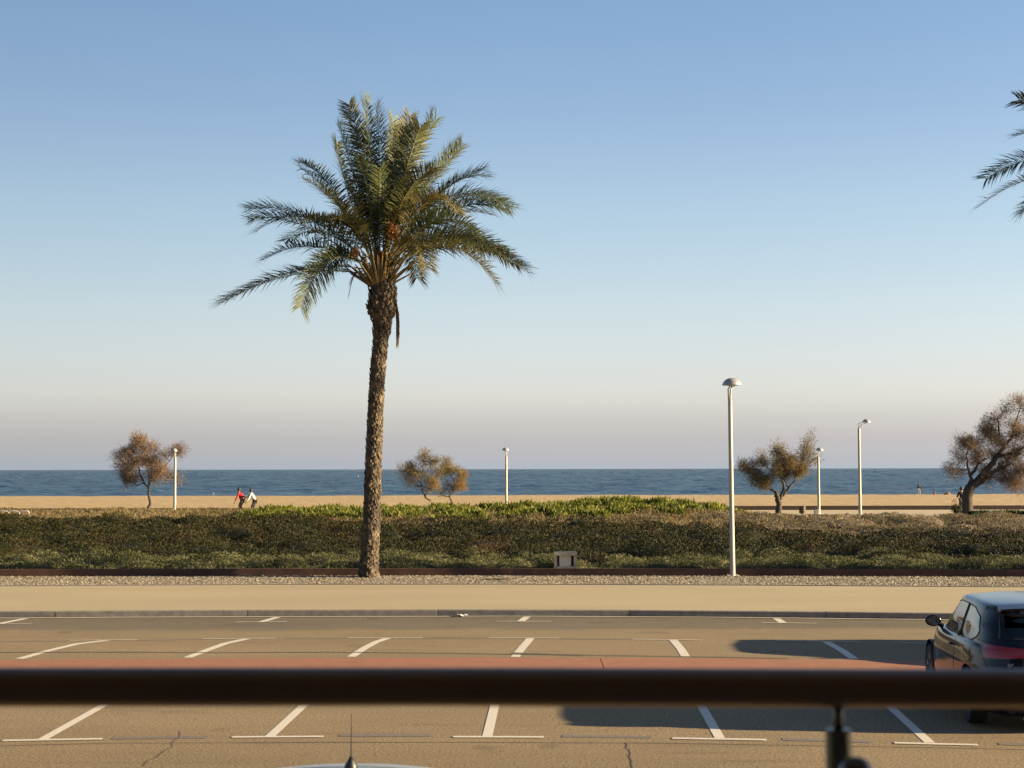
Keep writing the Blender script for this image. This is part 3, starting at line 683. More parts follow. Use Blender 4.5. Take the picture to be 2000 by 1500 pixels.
    for i in range(9):   # inner young fronds filling the crown
        th = i * 2.4; el = math.radians(r_.uniform(58, 86)); L = r_.uniform(2.6, 3.7)
        d = np.array([math.cos(th) * math.cos(el), math.sin(th) * math.cos(el), math.sin(el)])
        p0 = hub + np.array([math.cos(th), math.sin(th), 0]) * .1 + [0, 0, .15]
        p2 = hub + d * L * .93 + [0, 0, -.12 * L * math.cos(el)]; p1 = hub + d * L * .5 + [0, 0, .22 * L]
        frond_mesh(p0, p1, p2, r_.choice([0, 0, .1, .3]), rs=seed * 100 + 60 + i, parent=root, npair=90, lmax=.50)
    # dry hanging frond on the right of the trunk head, and a small withered one on the left
    j = hub + np.array([.40 * flip, -.14, -.45])
    f = frond_mesh(j, j + np.array([.14 * flip, 0, -.5]), hub + np.array([.50 * flip, -.14, -1.85]) + [.0, 0, 0], 0, .17, True, rs=1, parent=root, npair=40); f['label'] = 'dead frond hanging down beside the trunk head'
    j = hub + np.array([-.2 * flip, -.2, 0]); f = frond_mesh(j, j + np.array([-.45 * flip, 0, .42]), j + np.array([-.58 * flip, 0, -.42]), 0, .3, True, rs=2, parent=root, npair=26, start=.45); f['label'] = 'short withered frond drooping beside the crown'
    # fruit stalks and dates, orange husks in the heart of the crown
    for (fx, fy, dep, m_, n_, sp_) in ((768, 455, -.75, orange_m, 420, (.17, .14, .26)), (694, 492, -.7, orange_m, 160, (.10, .09, .13)), (742, 498, -.2, husk_m, 420, (.10, .10, .10))):
        c = im(fx, fy, dep); pts = c + r_.normal(size=(n_, 3)) * sp_ * .42; D = r_.normal(size=(n_, 3)); D /= np.linalg.norm(D, axis=1)[:, None]
        V1, F1 = leaves(pts, D * .07, perp(D) * .016); V2, F2 = leaves(pts, D * .07, perp(D) * .016)
        fc = mesh_np('fruit_cluster' if m_ is orange_m else 'husk', np.concatenate([V1, V2]), np.concatenate([F1, F2 + len(V1)]), m_, root)
    bm = bmesh.new()
    for i in range(46):   # pale leaf stalk bases fanning out of the head
        th = i * 2.4; e = r_.uniform(.5, 1.35); d = Vector((math.cos(th) * math.cos(e), math.sin(th) * math.cos(e), math.sin(e))); p0 = Vector(hub) + Vector((math.cos(th) * .22, math.sin(th) * .22, -.25))
        tube(bm, [p0, p0 + d * .35, p0 + d * r_.uniform(.7, 1.1)], [.045, .032, .015], 5)
    obj_bm('leaf_stalks', bm, stalk_m, root)
    return root
make_palm(721, 1127, 'tall date palm with a leaning scaly trunk standing in the gravel left of centre', 3)
make_palm(2222, 1127, 'date palm at the right edge with only its frond tips reaching in', 5, -1, -128)

# ------------------------------------------------------------------ tamarisk trees
tbark_m = simple('tamarisk_bark', (.060, .045, .034), .9, var=.4, scale=5, bmp=.5)
def tamarisk_leaf(name, a, b_, c_, tn): return leafm(name, a, b_, c_, .8, .35, .7, tone2=tn)
tam_m = tamarisk_leaf('tamarisk_twigs', (.15, .115, .095), (.25, .19, .145), (.34, .265, .195), (.48, .28, .11))
tam_g = tamarisk_leaf('tamarisk_green_twigs', (.10, .095, .042), (.19, .16, .07), (.28, .22, .11), (.50, .29, .09))
def tamarisk(px, py, z, label, limbs, clumps, seed, mat, dens=1.0, tw=.012, width_m=1.0):
    clumps = [(*c_[:5], c_[5] * .55) for c_ in clumps]
    base = g(px, py, z); Y = base.y; D = FPX / Y
    root = empty('tamarisk_tree', base, label=label, cat='tree', group='windswept tamarisk trees along the promenade')
    r_ = np.random.default_rng(seed)
    def L(x, y, d=0.): p = P(x, y, Y); return Vector((p.x - base.x, d, p.z - base.z))
    bm = bmesh.new(); nodes = []
    for limb in limbs:
        pts = [L(*q[:2], q[3] if len(q) > 3 else 0) for q in limb]; rad = [q[2] * .72 * width_m for q in limb]
        # subdivide and wobble
        P2, R2 = [], []
        for i in range(len(pts) - 1):
            for t in np.linspace(0, 1, 5)[:-1]:
                P2.append(pts[i].lerp(pts[i + 1], t) + Vector(r_.normal(scale=.025, size=3)) * (0 if (i == 0 and t == 0) else 1)); R2.append(rad[i] * (1 - t) + rad[i + 1] * t)
        P2.append(pts[-1]); R2.append(rad[-1]); tube(bm, P2, R2, 8); nodes += P2[2:]
    TW0, TWD, TWW, TT = [], [], [], []
    for (cx, cy, rx, ry, dn, tone) in clumps:
        c = L(cx, cy, r_.uniform(-.5, .5)); RX, RY = rx * 1.32 / D, ry * 1.22 / D; RZ = (RX + RY) / 2
        nb = min(nodes, key=lambda q: (q - c).length + .6 * max(0, q.z - c.z))
        mid = nb.lerp(c, .5) + Vector((0, 0, -.1 * (c - nb).length)); tube(bm, [nb, mid, c], [.032, .02, .008], 6)
        ns = int(9 * max(1, RX * RY * 2)); 
        for k in range(ns):
            v = Vector(r_.normal(size=3)).normalized() * (.9 * r_.random() ** .45); e = c + Vector((v.x * RX, v.y * RZ, v.z * RY))
            s = nb.lerp(c, r_.uniform(.3, 1.0)); m_ = s.lerp(e, .5) + Vector((0, 0, .08)); 
            tube(bm, [s, m_, e], [.010, .007, .003], 4, cap=False)
            nt_ = int(125 * dn * dens); t_ = r_.uniform(.25, 1.05, nt_)[:, None]
            p = np.array(s) * (1 - t_) ** 2 + 2 * t_ * (1 - t_) * np.array(m_) + t_ ** 2 * np.array(e) + r_.normal(scale=.075, size=(nt_, 3)) + r_.uniform(-.27, .27, (nt_, 3))
            od = np.array([v.x, v.y, v.z + .25]); d = r_.normal(size=(nt_, 3)) * .6 + od * .9; d /= np.linalg.norm(d, axis=1)[:, None]
            ln = r_.uniform(.16, .42, nt_)[:, None]; TW0.append(p); TWD.append(d * ln); TWW.append(perp(d) * tw * r_.uniform(.5, 1.3, (nt_, 1))); TT.append(np.full(nt_, tone) + r_.normal(scale=.15, size=nt_))
    V, F = leaves(np.concatenate(TW0), np.concatenate(TWD), np.concatenate(TWW)); n = len(F)
    obj_bm('trunk', bm, tbark_m, root, smooth=True)
    mesh_np('crown', V, F, mat, root, attrs={'rnd': r_.random(n), 'tone': np.clip(np.concatenate(TT), 0, 1)})
    return root
tamarisk(287, 1002, .10, 'bushy brown tamarisk with a curved dark trunk at the far left, lamp beside it',
    [[(286, 1006, .17), (293, 985, .14), (292, 965, .12), (289, 951, .12)], [(289, 951, .09), (281, 943, .08), (274, 928, .07), (270, 908, .05), (258, 885, .03)], [(281, 944, .05), (266, 948, .04), (262, 940, .03)], [(289, 952, .08), (298, 932, .06), (315, 914, .04), (332, 900, .03), (342, 884, .02)], [(291, 950, .06), (290, 925, .05), (285, 895, .03)]],
    [(268, 868, 22, 16, 1, .35), (243, 888, 24, 18, .9, .15), (288, 880, 18, 20, 1, .3), (232, 902, 18, 18, .7, .05), (252, 915, 22, 18, 1, .1), (277, 905, 24, 20, 1.1, .3), (300, 905, 16, 18, 1, .4), (242, 938, 18, 13, 1.3, .0), (315, 922, 16, 20, 1.2, .6), (300, 932, 14, 18, 1, .5), (338, 882, 14, 14, .7, .2), (352, 876, 8, 10, .5, .2), (322, 892, 12, 12, .35, .1), (348, 934, 14, 10, .35, .4), (272, 860, 10, 12, .8, .3), (262, 930, 20, 14, .7, .1)], 11, tam_m, 1.1, tw=.0095)
tamarisk(843, 990, .25, 'thin crooked sparse tamarisk just right of the palm trunk, leaning left',
    [[(844, 992, .10), (842, 980, .09), (832, 972, .08), (825, 958, .06), (822, 940, .05), (826, 915, .03), (830, 895, .02)], [(823, 945, .04), (808, 928, .03), (795, 918, .02)], [(831, 970, .04), (838, 950, .03), (848, 940, .02)]],
    [(788, 920, 14, 14, .9, .05), (803, 915, 12, 15, 1.1, .25), (826, 900, 13, 14, .8, .3), (829, 888, 8, 8, .6, .2), (815, 925, 14, 13, .7, .15), (835, 935, 12, 12, .6, .2), (858, 918, 12, 12, .6, .2), (843, 905, 12, 12, .7, .2), (800, 940, 14, 14, .7, .1), (848, 944, 8, 16, 1.2, .75), (825, 925, 14, 14, .5, .15), (840, 955, 12, 10, .4, .1), (815, 950, 14, 9, .4, .1), (856, 900, 8, 8, .4, .1)], 12, tam_g, .8, tw=.009)
tamarisk(882, 984, .35, 'small orange tinged tamarisk, its trunk bent like a hook, left of the middle lamp',
    [[(884, 986, .09), (880, 975, .08), (876, 970, .07), (884, 960, .055), (886, 945, .045), (884, 932, .03)], [(877, 971, .05), (866, 968, .04), (858, 966, .03)], [(884, 935, .03), (876, 925, .025), (868, 920, .02)]],
    [(875, 912, 12, 10, .9, .4), (892, 918, 14, 11, 1.1, .6), (903, 930, 8, 14, 1.1, .8), (897, 948, 12, 10, .8, .7), (868, 926, 12, 9, .8, .1), (872, 948, 12, 12, .4, .15), (905, 950, 7, 6, .9, .9), (862, 962, 12, 7, .35, .05), (872, 902, 5, 7, .6, .4), (888, 958, 10, 8, .4, .3)], 13, tam_g, .75, tw=.0095)
tamarisk(1523, 1003, .10, 'round olive and orange tamarisk with a forked thick trunk left of the brown bin',
    [[(1522, 1005, .30), (1522, 985, .27), (1518, 970, .24), (1515, 960, .17)], [(1516, 962, .12), (1505, 956, .09), (1496, 951, .05)], [(1523, 975, .17), (1530, 958, .13), (1530, 942, .10), (1524, 928, .06)], [(1528, 968, .14), (1540, 955, .11), (1550, 942, .08), (1553, 930, .04)], [(1540, 955, .07), (1536, 942, .05), (1530, 932, .03)]],
    [(1462, 912, 18, 16, 1.1, 0), (1480, 895, 17, 14, 1.1, .2), (1505, 905, 18, 17, 1.2, .1), (1500, 930, 20, 15, 1.1, .05), (1475, 928, 18, 14, 1, 0), (1535, 885, 17, 20, 1.3, .6), (1515, 875, 12, 12, .7, .4), (1545, 905, 18, 16, 1.3, .6), (1570, 905, 15, 15, .9, .5), (1560, 925, 18, 14, 1.3, .35), (1540, 925, 15, 15, 1.1, .3), (1580, 860, 12, 16, .7, .2), (1578, 880, 14, 12, .7, .2), (1590, 895, 10, 10, .5, .2), (1495, 948, 14, 9, .8, .1), (1470, 945, 12, 8, .5, 0), (1448, 908, 7, 7, .8, 0), (1530, 905, 14, 14, 1, .2)], 14, tam_g, .9, tw=.010)
tamarisk(1886, 1012, .10, 'largest tamarisk, leaning right with a stout dark trunk, cut by the right edge',
    [[(1888, 1015, .37), (1889, 990, .33), (1889, 965, .32), (1896, 948, .30)], [(1897, 950, .22), (1912, 935, .20), (1930, 915, .18), (1946, 892, .14), (1962, 870, .10), (1978, 850, .06)], [(1893, 950, .15), (1897, 930, .10), (1911, 905, .07), (1928, 895, .04)], [(1897, 935, .08), (1890, 910, .06), (1888, 890, .04), (1892, 870, .02)], [(1905, 950, .14), (1920, 938, .12), (1945, 920, .10), (1975, 905, .06)], [(1946, 892, .10), (1975, 885, .07), (2010, 870, .05)], [(1958, 878, .07), (1952, 850, .05), (1948, 815, .03)], [(1976, 852, .05), (1985, 820, .04), (1995, 790, .02)]],
    [(1878, 865, 20, 16, .9, .35), (1892, 870, 18, 16, 1, .3), (1870, 895, 16, 18, .7, .1), (1865, 925, 16, 14, .5, 0), (1905, 890, 18, 16, .8, .1), (1925, 850, 20, 18, .9, .2), (1932, 835, 12, 12, .9, .3), (1945, 865, 22, 18, 1, .15), (1950, 820, 18, 18, .6, .2), (1965, 795, 20, 18, .55, .2), (1985, 785, 16, 12, .5, .3), (1975, 830, 20, 20, .8, .35), (1990, 850, 18, 20, 1.2, .7), (1995, 885, 20, 20, 1.1, .6), (1970, 900, 24, 18, 1.1, .3), (1950, 915, 20, 16, 1, .2), (1985, 925, 22, 16, 1, .6), (1965, 940, 20, 12, .7, .3), (1985, 950, 16, 10, .5, .6), (1925, 915, 12, 10, .6, 0), (2010, 800, 20, 20, .7, .3), (2020, 840, 24, 20, 1, .5), (2030, 880, 24, 22, 1, .5), (2020, 920, 24, 18, 1, .5), (2000, 955, 18, 9, .6, .4), (1850, 915, 8, 8, .4, 0), (1915, 905, 14, 14, .7, 0), (1908, 868, 15, 14, .8, .2), (1940, 890, 16, 14, .8, .2), (1960, 855, 18, 16, .9, .3), (1932, 935, 14, 10, .7, .1), (2050, 860, 20, 24, .8, .4)], 15, tam_m, 1.0, tw=.0095, width_m=1.35)
# little bush by the trunk
def sapling():
    base = g(1869, 1006, .10); root = empty('young_shrub', base, label='spindly little shrub growing left of the largest tree trunk', cat='shrub')
    r_ = np.random.default_rng(4); bm = bmesh.new(); P0, DD, WW = [], [], []
    for i in range(9):
        d = Vector((r_.normal() * .35, r_.normal() * .35, 1)).normalized(); L_ = r_.uniform(.4, .95); tube(bm, [(0, 0, 0), d * L_ * .6, d * L_ + Vector((r_.normal() * .1, 0, 0))], [.015, .01, .004], 5)
        n = 70; t = r_.uniform(.3, 1, n)[:, None]; P0.append(np.array(d) * L_ * t + r_.normal(scale=.07, size=(n, 3))); q = r_.normal(size=(n, 3)); q /= np.linalg.norm(q, axis=1)[:, None]; DD.append(q * .10); WW.append(perp(q) * .022)
    obj_bm('stem', bm, tbark_m, root); V, F = leaves(np.concatenate(P0), np.concatenate(DD), np.concatenate(WW)); mesh_np('foliage', V, F, m_dark, root, attrs={'rnd': r_.random(len(F))})
sapling()

# ------------------------------------------------------------------ lamps
lamp_m = simple('galvanised_pole', (.46, .43, .37), .5, var=.12, scale=2.5, metal=.15)
shade_m = simple('lamp_shade_metal', (.50, .49, .46), .38, var=.08, scale=3, metal=.45)
lens_m = simple('lamp_lens', (.75, .74, .70), .3)
def lamp(base, h, label, arm=.22, rz=0., rad=.25, pr=.062, lean=0.):
    root = empty('street_lamp', base, rz, label=label, cat='street lamp', group='mushroom head lamps')
    root.rotation_euler.y = lean
    bm = bmesh.new(); lathe(bm, [(.0, -.1), (pr * 1.12, -.1), (pr * 1.12, 0), (pr * 1.08, .4), (pr, 1.2), (pr * .82, h - .62), (pr * .82, h - .60), (.0, h - .6)], 16); obj_bm('pole', bm, lamp_m, root, autos=30)
    bm = bmesh.new(); box(bm, (0, 0, .015), (.34, .34, .03), bev=.006)
    for sx in (-1, 1):
        for sy in (-1, 1): lathe(bm, [(.0, .03), (.016, .03), (.016, .055), (0, .055)], 6, c=(sx * .12, sy * .12, 0))
    obj_bm('base_plate', bm, lamp_m, root)
    bm = bmesh.new()
    for s in (-1, 1): tube(bm, [(0, s * .035, h - .72), (.01, s * .035, h - .55), (arm * .35, s * .03, h - .36), (arm, s * .02, h - .22)], [.022, .022, .020, .018], 8)
    tube(bm, [(-.03, 0, h - .72), (-.045, 0, h - .3), (arm * .5, 0, h - .19)], [.02, .018, .016], 8)
    obj_bm('bracket', bm, lamp_m, root, smooth=True)
    bm = bmesh.new(); pr_ = [(.0, h), (rad * .28, h - .006), (rad * .52, h - .028), (rad * .74, h - .068), (rad * .90, h - .120), (rad * .985, h - .175), (rad, h - .195), (rad * .96, h - .197), (rad * .90, h - .16), (0, h - .12)]
    lathe(bm, pr_[::-1], 32, c=(arm, 0, 0)); obj_bm('shade', bm, shade_m, root, autos=35)
    bm = bmesh.new(); lathe(bm, [(0, h - .235), (.07, h - .23), (.11, h - .205), (.12, h - .165), (0, h - .165)], 20, c=(arm, 0, 0)); obj_bm('lens', bm, lens_m, root, smooth=True)
    return root
def lh(px, py, z, ytop): b = g(px, py, z); return b, (py - ytop) / FPX * b.y
b, h = lh(1431, 1126, .12, 739.5); lamp(b, h, 'tall nearest street lamp with a domed head standing in the roadside gravel', arm=.06, rz=R(0), rad=.265, pr=.066, lean=R(-.35))
b, h = lh(341, 1003, .10, 876); lamp(b, h, 'short street lamp standing right against the far left tree', arm=.05, rz=R(180), rad=.20, pr=.09)
b, h = lh(989, 1001, .10, 874.5); lamp(b, h, 'street lamp rising behind the mound near the middle of the view', arm=.05, rz=R(200), rad=.24, pr=.085)
b, h = lh(1599.5, 1004, .10, 874.5); lamp(b, h, 'street lamp right of the round orange tinged tree, small bin at its foot', arm=.12, rz=R(30), rad=.24, pr=.085)
b, h = lh(1680, 1006, .10, 819); lamp(b, h, 'taller promenade lamp with its head held out on a side arm', arm=.50, rz=R(10), rad=.26, pr=.095)

# ------------------------------------------------------------------ small street furniture
white_m = simple('white_metal', (.72, .70, .66), .4, var=.05); brown_m = simple('brown_bin_paint', (.09, .045, .03), .5, var=.2); greyb_m = simple('grey_bin', (.42, .41, .40), .5)
for i, px in enumerate((-6, 15, 36)):
    a, b = g(px + 2, 1012.5, .14), g(px + 20, 1012.5, .14); root = empty('bike_rack', (a + b) / 2, label=['white hoop bicycle rack cut by the left edge', 'white hoop bicycle rack, second from the left edge', 'white hoop bicycle rack, the right one of the three'][i], cat='bicycle rack', group='white hoop bicycle racks')
    bm = bmesh.new(); wd = (b - a).x; pts = [(-wd / 2, 0, 0), (-wd / 2, 0, .34)] + [(-wd / 2 + .09 * (1 - math.cos(t)), 0, .34 + .09 * math.sin(t)) for t in (.5, 1.0, 1.57)] + [(wd / 2 - .09 * (1 - math.cos(t)), 0, .34 + .09 * math.sin(t)) for t in (1.57, 1.0, .5)] + [(wd / 2, 0, .34), (wd / 2, 0, 0)]
    tube(bm, pts, .028, 10); obj_bm('hoop', bm, white_m, root, smooth=True)
    for s in (-1, 1): bm = bmesh.new(); lathe(bm, [(0, 0), (.07, 0), (.07, .012), (0, .012)], 14, c=(s * wd / 2, 0, 0)); obj_bm('foot_plate', bm, white_m, root)
b = g(1567, 1003.5, .10); root = empty('litter_bin', b, label='dark brown open topped litter bin beside the round tree', cat='litter bin')
bm = bmesh.new(); lathe(bm, [(0, .04), (.19, .04), (.20, .08), (.22, .44), (.0, .44)], 20); obj_bm('body', bm, brown_m, root, autos=35)
bm = bmesh.new(); lathe(bm, [(.19, .44), (.235, .44), (.24, .48), (.225, .50), (.19, .48)], 20); obj_bm('rim', bm, brown_m, root, smooth=True)
bm = bmesh.new(); lathe(bm, [(0, -.05), (.10, -.05), (.10, .04), (0, .04)], 12); obj_bm('foot', bm, brown_m, root)
b = g(1594.5, 1005, .10); root = empty('litter_bin', b, label='small pale grey bin with a dark lid at the foot of a lamp', cat='litter bin')
bm = bmesh.new(); box(bm, (0, 0, .17), (.26, .26, .34), bev=.03); obj_bm('body', bm, greyb_m, root); bm = bmesh.new(); box(bm, (0, 0, .385), (.30, .30, .07), bev=.03); obj_bm('lid', bm, brown_m, root)
# concrete utility niche in the front planting
conc_m = simple('weathered_concrete', (.52, .44, .31), .9, var=.25, scale=6, bmp=.3); panel_m = simple('pale_panel', (.80, .70, .54), .6, var=.1, scale=4); dkp_m = simple('dark_recess', (.20, .17, .13), .9)
bb = g(1105, 1113, .28); root = empty('utility_cabinet', (bb.x, bb.y + .22, .12), label='beige concrete utility cabinet set among the low shrubs behind the edging', cat='utility cabinet')
Dp = FPX / (bb.y + .1); W = 44 / Dp; Hc = (1127 - 1081.5) / Dp
bm = bmesh.new(); box(bm, (0, .30, Hc / 2), (W, .12, Hc)); box(bm, (-W / 2 + .04, .12, Hc / 2 - .03), (.08, .237, Hc - .06)); box(bm, (W / 2 - .04, .12, Hc / 2 - .03), (.08, .237, Hc - .06)); box(bm, (0, .11, Hc - .055), (W + .02, .29, .10), bev=.008); box(bm, (0, .10, .20), (W - .164, .24, .08)); obj_bm('housing', bm, conc_m, root)
bm = bmesh.new(); box(bm, (0, .225, Hc / 2 - .02), (W - .165, .025, Hc - .1)); obj_bm('back_panel', bm, dkp_m, root)
bm = bmesh.new(); box(bm, (-.02, .13, Hc / 2 + .055), (.29, .16, .31), bev=.008); box(bm, (.135, .10, Hc / 2 + .04), (.035, .12, .31), bev=.004); f = obj_bm('meter_box', bm, panel_m, root)
# twig, litter, driftwood, rocks
b = g(972, 1133.5, .12); bm = bmesh.new(); tube(bm, [(-.45, 0, .02), (-.1, .03, .035), (.2, -.02, .03), (.42, .05, .05)], [.012, .018, .016, .006], 6); tube(bm, [(.05, 0, .03), (.22, .12, .05)], [.012, .004], 5); o = obj_bm('fallen_branch', bm, tbark_m); o.location = b; tag(o, 'dry dark branch lying on the gravel strip', 'branch')
b = g(905, 1202, 0); bm = bmesh.new(); bmesh.ops.create_grid(bm, x_segments=8, y_segments=5, size=.5)
for v in bm.verts: v.co.x *= .22; v.co.y *= .14; v.co.z = .03 + random.uniform(-.02, .03)
bmesh.ops.solidify(bm, geom=bm.faces[:], thickness=.002)
o = obj_bm('crumpled_paper', bm, white_m); o.location = (b.x, float(np.interp(b.x, XS, kerb_bot)) - .14, 0); tag(o, 'crumpled white paper lying against the kerb', 'litter')
b = g(1322, 986, -.25); bm = bmesh.new(); tube(bm, [(-.35, 0, .06), (0, .05, .13), (.38, 0, .05)], [.03, .07, .03], 8); o = obj_bm('driftwood', bm, tbark_m); o.location = (b.x, b.y, beach_z(b.x, b.y)); tag(o, 'dark piece of driftwood lying alone on the sand', 'driftwood')

# ------------------------------------------------------------------ boats and buoys
def ferry(px, Y, Lh, label):
    p = P(px, 915, Y); root = empty('ship', (p.x, Y, SEA_Z), label=label, cat='ship', group='white ships on the horizon')
    bm = bmesh.new(); pr = [(-.5, .0), (-.5, .09), (.5, .12), (.42, .0)]
    A = [bm.verts.new((x * Lh, -Lh * .07, z * Lh)) for x, z in pr]; B = [bm.verts.new((x * Lh, Lh * .07, z * Lh)) for x, z in pr]
    bm.faces.new(A[::-1]); bm.faces.new(B)
    for k in range(4): bm.faces.new((A[k], A[(k + 1) % 4], B[(k + 1) % 4], B[k]))
    obj_bm('hull', bm, white_m, root); bm = bmesh.new(); box(bm, (-.1 * Lh, 0, .14 * Lh), (.5 * Lh, .1 * Lh, .075 * Lh)); box(bm, (-.02 * Lh, 0, .20 * Lh), (.22 * Lh, .08 * Lh, .05 * Lh)); obj_bm('superstructure', bm, white_m, root)
    bm = bmesh.new(); lathe(bm, [(0, .22 * Lh), (.025 * Lh, .22 * Lh), (.02 * Lh, .28 * Lh), (0, .28 * Lh)], 10, c=(-.16 * Lh, 0, 0)); obj_bm('funnel', bm, white_m, root)
ferry(688, 14000, 46, 'tiny white ship on the horizon just left of the palm trunk')
ferry(771, 14000, 58, 'tiny white ship on the horizon at the left edge of the sparse tree')
def buoy(px, py, s, label):
    p = g(px, py, SEA_Z); root = empty('buoy', p, label=label, cat='buoy'); bm = bmesh.new(); lathe(bm, [(0, -.3 * s), (.30 * s, -.2 * s), (.38 * s, .05 * s), (.28 * s, .3 * s), (.12 * s, .45 * s), (.0, .45 * s)], 16); obj_bm('float', bm, white_m, root, smooth=True)
    bm = bmesh.new(); lathe(bm, [(0, .44 * s), (.05 * s, .44 * s), (.05 * s, 1.0 * s), (.12 * s, 1.02 * s), (.12 * s, 1.15 * s), (0, 1.15 * s)], 10); obj_bm('topmark', bm, white_m, root)
buoy(700, 932, 1.0, 'white buoy floating just left of the palm trunk'); buoy(417, 965.8, .32, 'small white buoy near the shore left of the two running people')

# ------------------------------------------------------------------ people
skin_m = simple('skin', (.30, .17, .11), .6, var=.05); hair_m = simple('black_hair', (.012, .010, .010), .6)
def clothm(name, c): return simple(name, c, .85, var=.12, scale=12)
def skinmesh(name, J, E, parent, mat, root_j=0, lv=2):
    names = list(J); me = bpy.data.meshes.new(name)
    me.from_pydata([J[k][0] for k in names], [(names.index(a), names.index(b)) for a, b in E], [])
    o = bpy.data.objects.new(name, me); C.objects.link(o); o.parent = parent; me.materials.append(mat)
    md = o.modifiers.new('Skin', 'SKIN'); md.use_smooth_shade = True
    if not me.skin_vertices:
        raise RuntimeError('skin layer')
    for i, k in enumerate(names):
        r_ = J[k][1]; me.skin_vertices[0].data[i].radius = r_ if isinstance(r_, tuple) else (r_, r_)
        me.skin_vertices[0].data[i].use_root = (i == root_j)
    s = o.modifiers.new('Sub', 'SUBSURF'); s.levels = lv; s.render_levels = lv
    return o
def person(loc, rz, h, pose, top, bottom, label, hair=True, shoe=None, sleeves=True):
    """pose: joint -> (forward, left, up) in units of body height"""
    root = empty('person', loc, rz, label=label, cat='person'); s = h
    p = {k: Vector(v) * s for k, v in pose.items()}
    J = {'pelvis': (p['pelvis'], .075 * s), 'waist': (p['pelvis'].lerp(p['chest'], .5), (.062 * s, .07 * s)), 'chest': (p['chest'], .078 * s), 'neck': (p['neck'], .030 * s), 'skull0': (p['neck'].lerp(p['head'], .6), .042 * s), 'head': (p['head'], .054 * s), 'crown': (p['head'] + (p['head'] - p['neck']).normalized() * .055 * s, .040 * s)}
    E = [('pelvis', 'waist'), ('waist', 'chest'), ('chest', 'neck'), ('neck', 'skull0'), ('skull0', 'head'), ('head', 'crown')]
    J['nose'] = (p['head'] + Vector((.060 * s, 0, -.01 * s)), .010 * s); E.append(('head', 'nose'))
    for sd_ in ('l', 'r'):
        J['sh' + sd_] = (p['sh' + sd_], .034 * s); J['el' + sd_] = (p['el' + sd_], .024 * s); J['wr' + sd_] = (p['wr' + sd_], .016 * s)
        d = (p['wr' + sd_] - p['el' + sd_]).normalized(); sidev = d.cross(Vector((0, 1, 0))); sidev = (sidev if sidev.length > .1 else Vector((0, 0, 1))).normalized()
        J['pm' + sd_] = (p['wr' + sd_] + d * .04 * s, (.024 * s, .013 * s)); E += [('chest', 'sh' + sd_), ('sh' + sd_, 'el' + sd_), ('el' + sd_, 'wr' + sd_), ('wr' + sd_, 'pm' + sd_)]
        for fi, (o_, ln) in enumerate(((-.018, .040), (-.006, .046), (.006, .043), (.018, .034))):
            b0 = p['wr' + sd_] + d * .055 * s + sidev * o_ * s; t0 = b0 + d * ln * s + Vector((0, 0, -.012 * s))
            J[f'f{fi}{sd_}'] = (b0, .0055 * s); J[f'g{fi}{sd_}'] = (t0, .0045 * s); E += [('pm' + sd_, f'f{fi}{sd_}'), (f'f{fi}{sd_}', f'g{fi}{sd_}')]
        J['th' + sd_] = (p['wr' + sd_] + d * .045 * s - sidev * .032 * s, .006 * s); E.append(('pm' + sd_, 'th' + sd_))
        J['hp' + sd_] = (p['hp' + sd_], .052 * s); J['kn' + sd_] = (p['kn' + sd_], .034 * s); J['an' + sd_] = (p['an' + sd_], .022 * s)
        J['he' + sd_] = (p['an' + sd_] + Vector((0, 0, -.022 * s)), .022 * s); J['to' + sd_] = (p['an' + sd_] + Vector((.085 * s, 0, -.026 * s)), (.018 * s, .024 * s))
        E += [('pelvis', 'hp' + sd_), ('hp' + sd_, 'kn' + sd_), ('kn' + sd_, 'an' + sd_), ('an' + sd_, 'he' + sd_), ('he' + sd_, 'to' + sd_)]
    skinmesh('body', J, E, root, skin_m)
    k = 1.16
    TJ = {a: (J[a][0], tuple(x * k for x in (J[a][1] if isinstance(J[a][1], tuple) else (J[a][1],) * 2))) for a in ('waist', 'chest')}; TJ['hem'] = (p['pelvis'] + Vector((0, 0, .0)), .088 * s); TE = [('hem', 'waist'), ('waist', 'chest')]
    TJ['collar'] = (p['neck'] - Vector((0, 0, .012 * s)), .042 * s); TE.append(('chest', 'collar'))
    for sd_ in ('l', 'r'):
        TJ['sh' + sd_] = (J['sh' + sd_][0], .045 * s); TJ['el' + sd_] = (J['el' + sd_][0], .036 * s); TE += [('chest', 'sh' + sd_), ('sh' + sd_, 'el' + sd_)]
        if sleeves: TJ['wr' + sd_] = (J['el' + sd_][0].lerp(J['wr' + sd_][0], .92), .027 * s); TE.append(('el' + sd_, 'wr' + sd_))
    skinmesh('top', TJ, TE, root, top, root_j=list(TJ).index('hem'))
    LJ = {'pelvis': (p['pelvis'], .084 * s)}; LE = []
    for sd_ in ('l', 'r'):
        for a, r_ in (('hp', .062), ('kn', .045), ('an', .034)): LJ[a + sd_] = (J[a + sd_][0], r_ * s)
        LE += [('pelvis', 'hp' + sd_), ('hp' + sd_, 'kn' + sd_), ('kn' + sd_, 'an' + sd_)]
    skinmesh('trousers', LJ, LE, root, bottom)
    for sd_ in ('l', 'r'):
        a = p['an' + sd_]; bm = bmesh.new(); tube(bm, [a + Vector((-.035 * s, 0, -.024 * s)), a + Vector((-.02 * s, 0, -.012 * s)), a + Vector((.04 * s, 0, -.02 * s)), a + Vector((.10 * s, 0, -.03 * s))], [.018 * s, .032 * s, .028 * s, .014 * s], 10); obj_bm('shoe', bm, shoe or hair_m, root, smooth=True)
